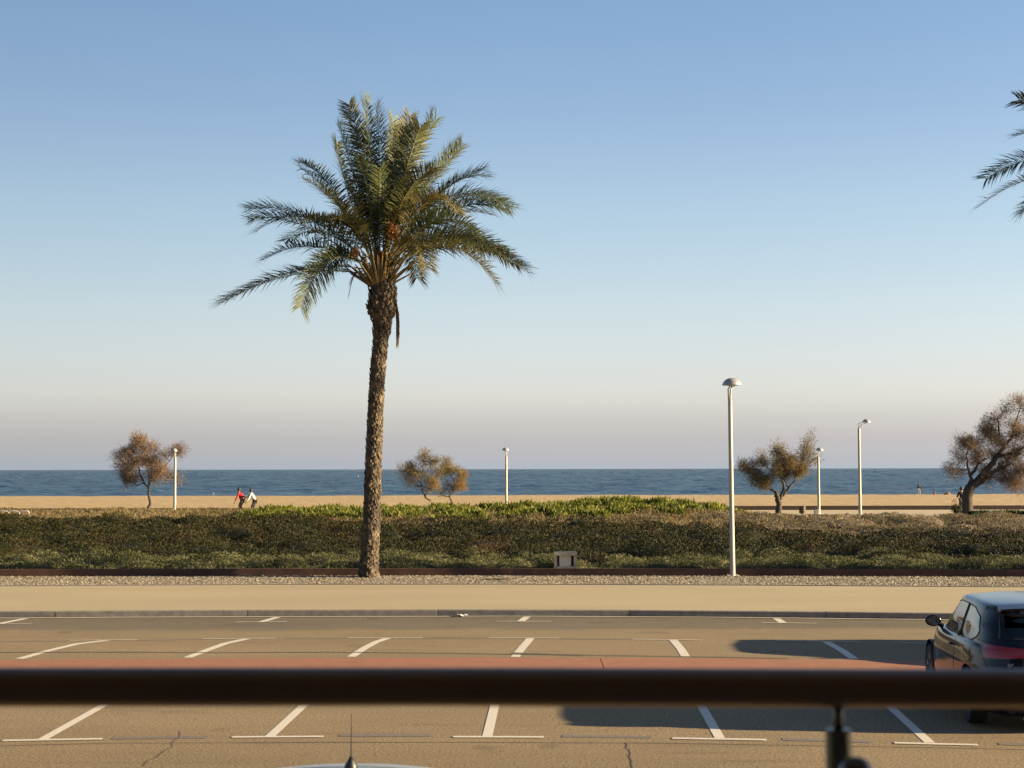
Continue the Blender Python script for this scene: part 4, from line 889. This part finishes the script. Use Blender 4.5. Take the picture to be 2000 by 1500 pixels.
    if hair:
        bm = bmesh.new(); bmesh.ops.create_uvsphere(bm, u_segments=20, v_segments=14, radius=.066 * s)
        bmesh.ops.delete(bm, geom=[v for v in bm.verts if v.co.x > .022 * s and v.co.z < .022 * s], context='VERTS')
        for v in bm.verts: v.co.z *= 1.12
        o = obj_bm('hair', bm, hair_m, root, smooth=True); o.location = p['head'] + Vector((-.010 * s, 0, .014 * s)); md = o.modifiers.new('s', 'SOLIDIFY'); md.thickness = .008
    return root
STAND = dict(pelvis=(0, 0, .52), chest=(0, 0, .73), neck=(.005, 0, .835), head=(.015, 0, .92), shl=(0, .11, .80), shr=(0, -.11, .80), ell=(-.01, .14, .63), elr=(-.01, -.14, .63), wrl=(.05, .13, .49), wrr=(.05, -.13, .49), hpl=(0, .052, .50), hpr=(0, -.052, .50), knl=(.01, .06, .28), knr=(.01, -.06, .28), anl=(-.01, .065, .045), anr=(-.01, -.065, .045))
POSE_A = dict(STAND, pelvis=(-.08, 0, .51), chest=(-.01, 0, .715), neck=(.015, 0, .82), head=(.04, 0, .905), shl=(.01, .10, .785), shr=(-.02, -.10, .785), ell=(.08, .15, .60), elr=(-.12, -.13, .64), wrl=(.15, .16, .45), wrr=(-.24, -.14, .60), hpl=(-.10, .05, .48), hpr=(-.10, -.05, .48), knl=(.02, .06, .29), knr=(-.02, -.06, .27), anl=(-.08, .06, .10), anr=(-.13, -.06, .045))
POSE_B = dict(STAND, pelvis=(-.10, 0, .51), chest=(-.02, 0, .71), neck=(.02, 0, .815), head=(.055, 0, .90), shl=(.03, .10, .765), shr=(.01, -.10, .765), ell=(.10, .14, .60), elr=(.13, -.13, .70), wrl=(.19, .14, .48), wrr=(.29, -.13, .60), hpl=(-.11, .05, .48), hpr=(-.11, -.05, .48), knl=(.0, .06, .28), knr=(-.06, -.06, .27), anl=(-.09, .06, .045), anr=(-.01, -.06, .06))
b = g(468, 1003, .10); person(b, R(180), 48 / FPX * b.y / .93, POSE_A, clothm('red_jersey', (.42, .012, .03)), clothm('dark_trousers', (.025, .022, .018)), 'person in a red top and dark trousers running left, white shoes', shoe=white_m)
b2 = g(492, 1003, .10); person(b2, R(180), 46 / FPX * b2.y / .93, POSE_B, clothm('white_shirt', (.72, .70, .66)), clothm('black_trousers', (.028, .020, .018)), 'person in a white top reaching forward to the back of the one in red')
yb = 240; pb = P(1795.5, 968, yb); person((pb.x, yb, beach_z(pb.x, yb)), R(95), 1.72, dict(STAND, wrl=(.12, .06, .60), wrr=(.12, -.06, .60), ell=(-.02, .17, .64), elr=(-.02, -.17, .64)), clothm('navy_jacket', (.012, .016, .026)), clothm('pale_trousers', (.42, .37, .30)), 'person in a dark jacket and pale trousers standing at the water seen from behind')
SIT = dict(STAND, pelvis=(0, 0, .06), chest=(-.03, 0, .26), neck=(0, 0, .36), head=(.02, 0, .44), shl=(-.02, .10, .33), shr=(-.02, -.10, .33), ell=(.08, .13, .20), elr=(.08, -.13, .20), wrl=(.19, .07, .22), wrr=(.19, -.07, .22), hpl=(.02, .05, .06), hpr=(.02, -.05, .06), knl=(.22, .06, .20), knr=(.22, -.06, .20), anl=(.30, .06, .03), anr=(.30, -.06, .03))
pb = P(1824.5, 968, yb); person((pb.x, yb, beach_z(pb.x, yb)), R(70), 1.25, SIT, clothm('red_top', (.45, .03, .05)), clothm('light_shorts', (.55, .50, .46)), 'small person in red sitting on the sand near the water at right')
pb = P(1850, 968, yb + 2); bm = bmesh.new(); bmesh.ops.create_uvsphere(bm, u_segments=16, v_segments=10, radius=.5)
for v in bm.verts: v.co.x *= 1.1; v.co.y *= .5; v.co.z = max(-.05, v.co.z * .55 + .12 + .05 * math.sin(v.co.x * 9))
tube(bm, [(-.3, 0, .3), (-.1, 0, .48), (.2, 0, .46), (.35, 0, .28)], .02, 6)
o = obj_bm('beach_bag', bm, simple('tan_cloth', (.28, .16, .09), .9), smooth=True); o.location = (pb.x, yb + 2, beach_z(pb.x, yb + 2)); tag(o, 'tan beach bag on the sand right of the seated person in red', 'bag')
b3 = g(1879, 1003, .10); person(b3, R(100), 52 / FPX * b3.y, dict(STAND, chest=(.01, -.02, .73), wrl=(.14, .10, .66), ell=(.02, .17, .62)), clothm('black_coat', (.014, .012, .018)), clothm('black_jeans', (.016, .013, .014)), 'person in dark clothes standing close behind the largest tree trunk')

# ------------------------------------------------------------------ cars
def paintm(name, col, rough=.25, metal=.0):
    m, n, b = newmat(name); b.inputs['Base Color'].default_value = (*col, 1); b.inputs['Roughness'].default_value = rough; b.inputs['Metallic'].default_value = metal
    b.inputs['Coat Weight'].default_value = .06; b.inputs['Coat Roughness'].default_value = .02; b.inputs['Specular IOR Level'].default_value = .28; return m
black_paint = paintm('black_car_paint', (.006, .008, .016), .12, .0); silver_paint = paintm('silver_blue_paint', (.40, .45, .50), .3, .7); grey_paint = paintm('grey_car_paint', (.10, .105, .11), .3, .5)
trim_m = simple('black_trim', (.012, .012, .013), .45); tyre_m = simple('tyre_rubber', (.014, .014, .014), .85, bmp=.2); rim_m = simple('alloy', (.45, .45, .46), .3, metal=.9); chrome_m = simple('chrome', (.7, .7, .7), .12, metal=1)
lightred_m = simple('red_lamp_glass', (.30, .006, .015), .2, coat=.2); seat_m = simple('seat_cloth', (.016, .015, .015), .9); head_m = simple('headlamp_glass', (.6, .62, .65), .08, coat=1)
def glassm():
    m, n, b = newmat('car_glass'); out = n.nodes['Material Output']
    tr = N(n, 'ShaderNodeBsdfTransparent'); tr.inputs[0].default_value = (.10, .12, .115, 1); gl = N(n, 'ShaderNodeBsdfGlossy'); gl.inputs['Roughness'].default_value = .02; gl.inputs[0].default_value = (.95, 1, 1, 1)
    lw = N(n, 'ShaderNodeLayerWeight'); lw.inputs['Blend'].default_value = .34; mr = N(n, 'ShaderNodeMapRange'); mr.inputs['To Min'].default_value = .20; mr.inputs['To Max'].default_value = .95
    n.links.new(lw.outputs['Fresnel'], mr.inputs['Value']); mx = N(n, 'ShaderNodeMixShader'); n.links.new(mr.outputs[0], mx.inputs[0]); n.links.new(tr.outputs[0], mx.inputs[1]); n.links.new(gl.outputs[0], mx.inputs[2]); n.links.new(mx.outputs[0], out.inputs[0]); return m
glass_m = glassm(); dark_glass = glass_m.copy(); dark_glass.name = 'dark_glass'
for n_ in dark_glass.node_tree.nodes:
    if n_.type == 'LAYER_WEIGHT': n_.inputs['Blend'].default_value = .12
    if n_.type == 'MAP_RANGE': n_.inputs['To Min'].default_value = .05; n_.inputs['To Max'].default_value = .7
def inpoly(x, y, poly):
    c = False; j = len(poly) - 1
    for i in range(len(poly)):
        xi, yi = poly[i]; xj, yj = poly[j]
        if (yi > y) != (yj > y) and x < (xj - xi) * (y - yi) / (yj - yi) + xi: c = not c
        j = i
    return c
def make_car(loc, rz, label, paint, plate=None, badge=None, antenna=False, zs=1.0, xs=1.0):
    root = empty('parked_car', loc, rz, label=label, cat='car', group=None)
    def outline(hw, yr, yf, nr, nf, ym=0., n=30):
        pts = []
        for i in range(n + 1):
            th = (i / n) * math.pi / 2; pts.append((hw * math.sin(th) ** (2 / nr), ym - (ym - yr) * math.cos(th) ** (2 / nr)))
        for i in range(1, n + 1):
            th = math.pi / 2 - (i / n) * math.pi / 2; pts.append((hw * math.sin(th) ** (2 / nf), ym + (yf - ym) * math.cos(th) ** (2 / nf)))
        return pts
    def ztop(y): return float(np.interp(y, [-2.13, -1.9, 0, .9, 1.3, 1.7, 1.95, 2.13], [.995, .985, .94, .94, .885, .80, .72, .64]))
    bm = bmesh.new()
    def stack(levels, zfun, capn, crown, bottom_open=True):
        rings = []
        for (zl, hw, yr, yf, nr, nf, ym) in levels:
            half = outline(hw, yr, yf, nr, nf, ym)
            ring = [(x, y, zfun(zl, y)) for x, y in half] + [(-x, y, zfun(zl, y)) for x, y in half[-2:0:-1]]
            rings.append([bm.verts.new(v) for v in ring])
        M = len(rings[0])
        for a, b in zip(rings, rings[1:]):
            for k in range(M): bm.faces.new((a[k], a[(k + 1) % M], b[(k + 1) % M], b[k]))
        top = rings[-1]; H = M // 2; rows = []
        for k in range(1, H):   # left k, right M-k
            l, r_ = top[k], top[M - k]; row = [l]; hwk = abs(l.co.x)
            for c in range(1, capn):
                t = c / capn; x = l.co.x * (1 - 2 * t); row.append(bm.verts.new((x, l.co.y, l.co.z + crown * (1 - (2 * t - 1) ** 2) * min(1, hwk / .5))))
            row.append(r_); rows.append(row)
        for a, b in zip(rows, rows[1:]):
            for c in range(capn): bm.faces.new((a[c], b[c], b[c + 1], a[c + 1]))
        for e, row in ((top[0], rows[0]), (top[H], rows[-1])):
            for c in range(capn):
                bm.faces.new((e, row[c], row[c + 1]) if row is rows[0] else (e, row[c + 1], row[c]))
    def zlow(zl, y):
        w_ = min(1, max(0, (zl - .40) / (.95 - .40))); return zl + w_ * (ztop(y) - .95)
    low = [(.18, .78, -1.98, 1.98, 5, 4, 0), (.21, .84, -2.05, 2.05, 5, 4, 0), (.30, .872, -2.10, 2.10, 5, 3.8, 0), (.40, .888, -2.13, 2.125, 5, 3.6, 0), (.50, .893, -2.128, 2.125, 5, 3.5, 0), (.57, .895, -2.115, 2.11, 5, 3.4, 0), (.64, .893, -2.085, 2.09, 5, 3.3, 0), (.70, .897, -2.075, 2.06, 4.8, 3.2, 0), (.72, .893, -2.07, 2.04, 4.8, 3.2, 0), (.80, .885, -2.065, 1.99, 4.6, 3.1, 0), (.88, .872, -2.055, 1.93, 4.5, 3.0, 0), (.925, .855, -2.04, 1.88, 4.4, 3.0, 0), (.95, .825, -2.02, 1.83, 4.4, 3.0, 0)]
    stack(low, zlow, 14, .03)
    gh = []
    for t in np.linspace(0, 1, 9):
        z = .925 + t * (1.385 - .925); hw = np.interp(t, [0, .5, 1], [.815, .755, .675]); yr = np.interp(t, [0, .12, .5, .82, 1], [-2.02, -2.00, -1.90, -1.80, -1.80]); yf = np.interp(t, [0, .5, 1], [1.20, .66, .20])
        gh.append((z, hw, yr, yf, 5.5, 4.2, -.35))
    gh += [(1.405, .655, -1.80, .14, 5.5, 4.2, -.35), (1.418, .62, -1.77, .08, 5, 4.2, -.35), (1.424, .58, -1.74, .02, 5, 4, -.35)]
    stack(gh, lambda z, y: z - .035 * max(0, (-y - .5) / 1.5) ** 2 * (z > 1.2) , 14, .030)
    bm.normal_update()
    # cut windows, lights and arches exactly into the shell
    sideP = {'side_window': [[(.84, .962), (.46, 1.18), (.18, 1.305), (-.15, 1.345), (-.60, 1.345), (-.56, .952)], [(-.63, .952), (-.67, 1.345), (-1.02, 1.328), (-1.34, 1.25), (-1.50, 1.10), (-1.46, 1.03), (-1.30, .975)]]}
    rearglass = [(-.60, 1.045), (.60, 1.045), (.55, 1.30), (-.55, 1.30)]; front = [(-.70, .975), (.70, .975), (.56, 1.355), (-.56, 1.355)]
    tail = [(.28, .85), (.28, .945), (.95, .985), (.95, .815), (.62, .825)]; headl = [(.45, .60), (.48, .70), (.95, .76), (.95, .62)]
    arch = [[(cy + .365 * math.cos(a), .325 + .365 * math.sin(a)) for a in np.linspace(0, 2 * math.pi, 25)[:-1]] for cy in (-1.31, 1.33)]
    def cut(poly, plane, cond):
        for i in range(len(poly)):
            (a, b), (c, d) = poly[i], poly[(i + 1) % len(poly)]; fs = [f for f in bm.faces if cond(f.calc_center_median())]
            ge = set(fs); 
            for f in fs: ge.update(f.edges); ge.update(f.verts)
            if plane == 'yz': co = Vector((0, a, b)); no = Vector((0, -(d - b), c - a))
            else: co = Vector((a, 0, b)); no = Vector((-(d - b), 0, c - a))
            bmesh.ops.bisect_plane(bm, geom=list(ge), dist=1e-5, plane_co=co, plane_no=no)
    nearp = lambda poly, m: (min(p[0] for p in poly) - m, max(p[0] for p in poly) + m, min(p[1] for p in poly) - m, max(p[1] for p in poly) + m)
    def cond_side(poly, sg, xm=.5, m=.12):
        a, b, c, d = nearp(poly, m); return lambda v: sg * v.x > xm and a < v.y < b and c < v.z < d
    def cond_end(poly, ys, m=.12):
        a, b, c, d = nearp(poly, m); return lambda v: (v.y < ys if ys < 0 else v.y > ys) and a < v.x < b and c < v.z < d
    regions = []
    for poly in sideP['side_window']:
        for sg in (-1, 1): cut(poly, 'yz', cond_side(poly, sg)); regions.append(('side_window', poly, 'yz', cond_side(poly, sg, m=.0), glass_m))
    cut(rearglass, 'xz', cond_end(rearglass, -1.6)); regions.append(('rear_window', rearglass, 'xz', cond_end(rearglass, -1.6, 0), dark_glass))
    cut(front, 'xz', cond_end(front, .12)); regions.append(('windscreen', front, 'xz', cond_end(front, .12, 0), glass_m))
    for sg in (-1, 1):
        pt = [(x * sg, z) for x, z in tail]; cut(pt, 'xz', cond_end(pt, -1.72)); regions.append(('tail_light', pt, 'xz', cond_end(pt, -1.72, 0), lightred_m))
        ph = [(x * sg, z) for x, z in headl]; cut(ph, 'xz', cond_end(ph, 1.45)); regions.append(('headlight', ph, 'xz', cond_end(ph, 1.45, 0), head_m))
    for poly in arch:
        for sg in (-1, 1):
            cut(poly, 'yz', cond_side(poly, sg, .70)); a, b, c, d = nearp(poly, 0)
            bmesh.ops.delete(bm, geom=[f for f in bm.faces if sg * f.calc_center_median().x > .70 and inpoly(f.calc_center_median().y, f.calc_center_median().z, poly)], context='FACES')
    bm.normal_update(); tree = BVHTree.FromBMesh(bm)
    for (nm, poly, pl, cond, mt) in regions:
        fs = []
        for f in bm.faces:
            v = f.calc_center_median()
            if cond(v) and inpoly(v.y if pl == 'yz' else v.x, v.z, poly): fs.append(f)
        if not fs: continue
        nb = bmesh.new(); mp = {}
        for f in fs:
            nb.faces.new([mp.setdefault(v, None) or mp.__setitem__(v, nb.verts.new(v.co)) or mp[v] for v in f.verts])
        nb.normal_update(); obj_bm(nm, nb, mt, root, smooth=True)
        bmesh.ops.delete(bm, geom=fs, context='FACES')
    body = obj_bm('body', bm, paint, root, autos=38)
    def onside(y, z, sg):
        hit = tree.ray_cast(Vector((sg * 3, y, z)), Vector((-sg, 0, 0)))[0]; return hit
    def onend(x, z, sg):
        hit = tree.ray_cast(Vector((x, sg * 4, z)), Vector((0, -sg, 0)))[0]; return hit
    def trim(name, pts, r_, mt, closed=False, par=root):
        pts = [p for p in pts if p is not None]
        if len(pts) < 2: return
        b_ = bmesh.new(); tube(b_, pts + ([pts[0]] if closed else []), r_, 6); return obj_bm(name, b_, mt, par, smooth=True)
    def dense(poly, n=6, closed=True):
        out = []; m = len(poly)
        for i in range(m if closed else m - 1):
            a, b = poly[i], poly[(i + 1) % m]
            for t in range(n): out.append((a[0] + (b[0] - a[0]) * t / n, a[1] + (b[1] - a[1]) * t / n))
        return out
    b_ = bmesh.new()
    for sg in (-1, 1):
        for poly in sideP['side_window']:
            pts = [onside(y, z, sg) for y, z in dense(poly)]; pts = [p for p in pts if p]; tube(b_, pts + [pts[0]], .009, 5)
        # door shut lines
        for ln in ([(.98, .93), (1.0, .75), (.93, .42), (.86, .27)], [(-.595, .94), (-.60, .7), (-.54, .27)], [(.86, .27), (0, .262), (-.54, .27)], [(-1.30, 1.0), (-1.75, 1.0), (-2.0, 1.0)]):
            pts = [onside(y, z, sg) for y, z in dense(ln, 8, False)]; pts = [p for p in pts if p]
            if len(pts) > 1: tube(b_, pts, .0035, 4)
        for poly in arch: 
            pts = [onside(y, z, sg) for y, z in [(cy_ * 1.0, cz_) for cy_, cz_ in [( (p[0] - (-1.31 if poly is arch[0] else 1.33)) * 1.02 + (-1.31 if poly is arch[0] else 1.33), (p[1] - .325) * 1.02 + .325) for p in poly]] if z > .2]
            pts = [p for p in pts if p]
    for pl, sg in ((rearglass, -1), (front, 1)):
        pts = [onend(x, z, sg) for x, z in dense(pl, 8)]; pts = [p for p in pts if p]; tube(b_, pts + [pts[0]], .012, 5)
    for ln in ([(-.80, 1.0), (-.74, .70), (-.55, .60), (0, .59), (.55, .60), (.74, .70), (.80, 1.0)],):
        pts = [onend(x, z, -1) for x, z in dense(ln, 8, False)]; pts = [p for p in pts if p]; tube(b_, pts, .004, 4)
    obj_bm('seals', b_, trim_m, root)
    # black lower bumper insert, rear plate, handle, badge
    b_ = bmesh.new()
    for sgn, z0 in ((-1, .27), (1, .30)):
        rows = []
        for x in np.linspace(-.72, .72, 17):
            p = onend(x, z0, sgn); q = onend(x, z0 + .09, sgn)
            if p and q: rows.append((b_.verts.new(p + Vector((0, sgn * .006, 0))), b_.verts.new(q + Vector((0, sgn * .006, 0)))))
        for a, b in zip(rows, rows[1:]): b_.faces.new((a[0], b[0], b[1], a[1]))
    obj_bm('bumper_insert', b_, trim_m, root)
    p = onend(0, .50, -1); b_ = bmesh.new(); box(b_, (0, p.y - .008, .50), (.52, .012, .11), bev=.003); obj_bm('number_plate', b_, simple('plate_white', (.7, .7, .68), .5, var=.03), root)
    p = onend(0, 1.02, -1); b_ = bmesh.new(); box(b_, (0, -2.06, .93), (.11, .014, .11), bev=.006); obj_bm('tailgate_emblem', b_, chrome_m, root)
    b_ = bmesh.new(); tube(b_, [(0, -2.03, 1.06), (.12, -2.035, 1.075), (.36, -2.03, 1.085)], .009, 6); obj_bm('rear_wiper', b_, trim_m, root)
    # roof spoiler
    b_ = bmesh.new(); n_ = 18; R1, R2 = [], []
    for i in range(n_ + 1):
        x = -.58 + 1.16 * i / n_; zt = 1.395 + .026 * (1 - (x / .58) ** 2); yb_ = -1.93 + .05 * (x / .58) ** 2
        R1.append([b_.verts.new((x, -1.70, zt + .008)), b_.verts.new((x, yb_, zt - .018)), b_.verts.new((x, yb_, zt - .040)), b_.verts.new((x, -1.72, zt - .06))])
    for a, b in zip(R1, R1[1:]):
        for k in range(4): b_.faces.new((a[k], b[k], b[(k + 1) % 4], a[(k + 1) % 4]))
    b_.faces.new(R1[0][::-1]); b_.faces.new(R1[-1]); bmesh.ops.recalc_face_normals(b_, faces=b_.faces[:]); obj_bm('spoiler', b_, paint, root, autos=40)
    for sg in (-1, 1):
        # mirrors
        p = onside(.74, .955, sg); b_ = bmesh.new(); bmesh.ops.create_uvsphere(b_, u_segments=18, v_segments=12, radius=1)
        for v in b_.verts: v.co = Vector((v.co.x * .105, v.co.y * .075 * (1 if v.co.y > 0 else .35), v.co.z * .075)) + Vector((sg * .915, .72, 1.005))
        mh = obj_bm('wing_mirror', b_, paint, root, smooth=True); b_ = bmesh.new(); tube(b_, [(sg * .79, .74, .935), (sg * .86, .72, .965)], [.03, .022], 8); obj_bm('mirror_arm', b_, trim_m, mh)
        b_ = bmesh.new(); bmesh.ops.create_circle(b_, cap_ends=True, segments=20, radius=1)
        for v in b_.verts: v.co = Vector((v.co.x * .088 + sg * .915, .691, v.co.y * .060 + 1.005))
        obj_bm('mirror_glass', b_, chrome_m, mh)
        for yh in (-.40,):
            p = onside(yh, .83, sg)
            if p: b_ = bmesh.new(); tube(b_, [p + Vector((-.002 * sg, .09, 0)), p + Vector((.028 * sg, .06, .004)), p + Vector((.030 * sg, -.05, .004)), p + Vector((-.002 * sg, -.09, 0))], [.010, .014, .014, .010], 8); obj_bm('door_handle', b_, paint, root, smooth=True)
        for cy in (-1.31, 1.33):
            c = (sg * .775, cy, .318); w_ = empty('wheel', c); w_.parent = root; w_.location = c; del_ = None
            b_ = bmesh.new(); lathe(b_, [(.205, -.10), (.27, -.108), (.305, -.10), (.316, -.07), (.318, 0), (.316, .07), (.305, .10), (.27, .108), (.205, .10)], 36, 'X'); obj_bm('tyre', b_, tyre_m, w_, autos=40)
            b_ = bmesh.new(); o_ = .088 * sg
            for s5 in range(5):
                a = s5 * 2 * math.pi / 5 + .3
                for da in (-.12, .12):
                    tube(b_, [(o_ * .75, .03 * math.cos(a), .03 * math.sin(a)), (o_, .12 * math.cos(a + da * .6), .12 * math.sin(a + da * .6)), (o_ * .95, .205 * math.cos(a + da), .205 * math.sin(a + da))], [.024, .016, .018], 6)
            tube(b_, [(o_ * .95, .207 * math.cos(t), .207 * math.sin(t)) for t in np.linspace(0, 2 * math.pi, 37)], .011, 6, cap=False)
            lathe(b_, [(.0, o_ * .7), (.05, o_ * .75), (.045, o_ * 1.0), (0, o_ * 1.05)], 16, 'X'); obj_bm('rim', b_, rim_m, w_, smooth=True)
            b_ = bmesh.new(); lathe(b_, [(0, -.02), (.20, -.02), (.20, .02), (0, .02)], 24, 'X'); obj_bm('brake_disc', b_, trim_m, w_)
    # underbody, wheel wells, interior
    b_ = bmesh.new(); box(b_, (0, 0, .32), (1.20, 3.9, .22)); 
    for cy in (-1.31, 1.33):
        k = 18; A, B = [], []
        for i in range(k + 1):
            a = math.pi * i / k; A.append((cy + .375 * math.cos(a), .325 + .375 * math.sin(a)))
        for sg in (-1, 1):
            r1 = [b_.verts.new((sg * .60, y, z)) for y, z in A]; r2 = [b_.verts.new((sg * .87, y, min(z, .70))) for y, z in A]
            for i in range(k): b_.faces.new((r1[i], r1[i + 1], r2[i + 1], r2[i]))
            b_.faces.new(r1)
    obj_bm('underbody', b_, trim_m, root)
    b_ = bmesh.new()
    for sx in (-.37, .37):
        for (sy, zb) in ((.05, 0), (-.95, 0)):
            box(b_, (sx, sy, .52), (.46, .48, .16), bev=.05); box(b_, (sx, sy - .27, .78), (.46, .13, .50), bev=.05); box(b_, (sx, sy - .30, 1.10), (.24, .09, .17), bev=.035)
    box(b_, (0, .95, .80), (1.3, .40, .20), bev=.05); box(b_, (0, -1.62, .70), (1.2, .6, .35), bev=.05)
    obj_bm('seats', b_, seat_m, root)
    b_ = bmesh.new(); tube(b_, [(.37 * -1 + .185 * math.cos(t), .62 + .06 * math.sin(t), .88 + .17 * math.sin(t)) for t in np.linspace(0, 2 * math.pi, 25)], .014, 6, cap=False); obj_bm('steering_wheel', b_, trim_m, root)
    if badge:
        cu = bpy.data.curves.new('model_lettering', 'FONT'); cu.body = badge; cu.size = .047; cu.extrude = .003; cu.align_x = 'LEFT'; cu.space_character = 1.25
        to = bpy.data.objects.new('tmp', cu); C.objects.link(to); dg = bpy.context.evaluated_depsgraph_get(); me = bpy.data.meshes.new_from_object(to.evaluated_get(dg)); bpy.data.objects.remove(to)
        for v in me.vertices: v.co.x *= 1.0
        p = onend(-.52, .76, -1); me.materials.clear(); me.materials.append(head_m); lo = bpy.data.objects.new('lettering', me); C.objects.link(lo); lo.parent = root; lo.location = (-.545, p.y - .006, .745); lo.rotation_euler = (math.pi / 2 , 0, 0)
    if antenna:
        b_ = bmesh.new(); lathe(b_, [(0, -.01), (.045, -.01), (.040, .012), (.022, .035), (.010, .055), (0, .055)], 16); fo = obj_bm('antenna', b_, trim_m, root, smooth=True); fo.location = (antenna, -1.62, 1.438)
        b_ = bmesh.new(); tube(b_, [(0, 0, .04), (0, -.005, .12), (0, -.015, .27)], [.0055, .0038, .0018], 6); obj_bm('antenna_whip', b_, trim_m, fo)
    root.scale.z = zs; root.scale.x = xs
    return root
make_car((6.36, 20.15, 0), R(-5.5), 'black hatchback parked in the near row, cut off by the right edge', black_paint, badge='GOLF')
make_car((-.85, 6.72, 0), R(180), 'silver blue car right below the railing, only its roof and antenna showing', silver_paint, antenna=-.012, zs=1.011, xs=.84)
make_car((10.0, 25.65, 0), R(178), 'grey hatchback in the far row just outside the right edge', grey_paint, zs=1.12)

# ------------------------------------------------------------------ the terrace the camera stands on
wallm = simple('rendered_wall', (.66, .56, .45), .9, var=.1, scale=2, bmp=.2); tile_m = simple('terrace_tiles', (.5, .36, .25), .7, var=.2, scale=3); ceil_m = simple('ceiling_boards', (.6, .5, .4), .8)
FZ = 1.72
tb = empty('terrace_building', (0, -2, 0), label='shaded terrace of the house the view is taken from', cat='building')
def part(nm, c, s_, mt): bm = bmesh.new(); box(bm, (c[0], c[1] + 2, c[2]), s_); obj_bm(nm, bm, mt, tb)
part('floor_slab', (0, -.6, FZ - .15), (9.4, 5.6, .30), tile_m); part('ceiling', (0, -.6, 4.55), (9.4, 5.6, .25), ceil_m)
part('side_wall', (-4.55, -.7, (FZ + 4.42) / 2), (.25, 5.2, 4.42 - FZ), wallm); part('side_wall', (4.55, -.7, (FZ + 4.42) / 2), (.25, 5.2, 4.42 - FZ), wallm)
part('back_wall', (0, -3.2, 3.0), (9.0, .25, 5.9), wallm); part('plinth_wall', (0, 1.9, .70), (9.2, .25, 1.4), wallm)
rail_m = simple('dark_bronze_rail', (.36, .26, .19), .38, var=.12, scale=6, metal=.5); post_m = simple('dark_steel', (.26, .27, .25), .35, var=.1, metal=.7)
rl = empty('balcony_railing', (0, 2.08, FZ), label='dark bronze handrail across the foreground with a slim steel post', cat='railing')
zc = P(1000, 1342, 2.08).z - FZ
bm = bmesh.new(); tube(bm, [(-4.4, 0, zc + 4.4 * .0022), (-2, 0, zc + 2 * .0022), (0, 0, zc), (2, 0, zc - 2 * .0050), (4.4, 0, zc - 4.4 * .0050)], .0250, 32); obj_bm('handrail', bm, rail_m, rl, smooth=True)
xp = P(1637, 1400, 2.08).x
for k in (-2, -1, 0, 1, 2):
    if k == 0 or True:
        x = xp + k * 1.9
        if abs(x) > 4.3: continue
        zt = P(1637, 1424, 2.08).z - FZ
        bm = bmesh.new(); lathe(bm, [(0, zt - .01), (.0068, zt - .01), (.0068, zc - .015), (0, zc - .015)], 14, c=(x, 0, 0)); obj_bm('pin', bm, post_m, rl, smooth=True)
        bm = bmesh.new(); lathe(bm, [(0, 0), (.0168, 0), (.0168, zt - .002), (.0150, zt), (0, zt)], 24, c=(x, 0, 0)); lathe(bm, [(0, 0), (.045, 0), (.045, .008), (0, .008)], 20, c=(x, 0, 0)); po = obj_bm('post', bm, post_m, rl, autos=30)
        zk = P(1660, 1512, 2.03).z - FZ; bm = bmesh.new(); bmesh.ops.create_uvsphere(bm, u_segments=24, v_segments=14, radius=1)
        for v in bm.verts: v.co = Vector((v.co.x * .0225 + x + .012, v.co.y * .017 - .048, v.co.z * .0215 + zk))
        tube(bm, [(x + .006, -.010, zk), (x + .010, -.040, zk)], .008, 10); obj_bm('glass_clamp', bm, post_m, po, smooth=True)
# dark mid rods of the railing, below the view
for z in (.15, .35, .55): bm = bmesh.new(); tube(bm, [(-4.4, 0.0, z), (4.4, 0.0, z)], .006, 8); obj_bm('cross_rod', bm, post_m, rl, smooth=True)
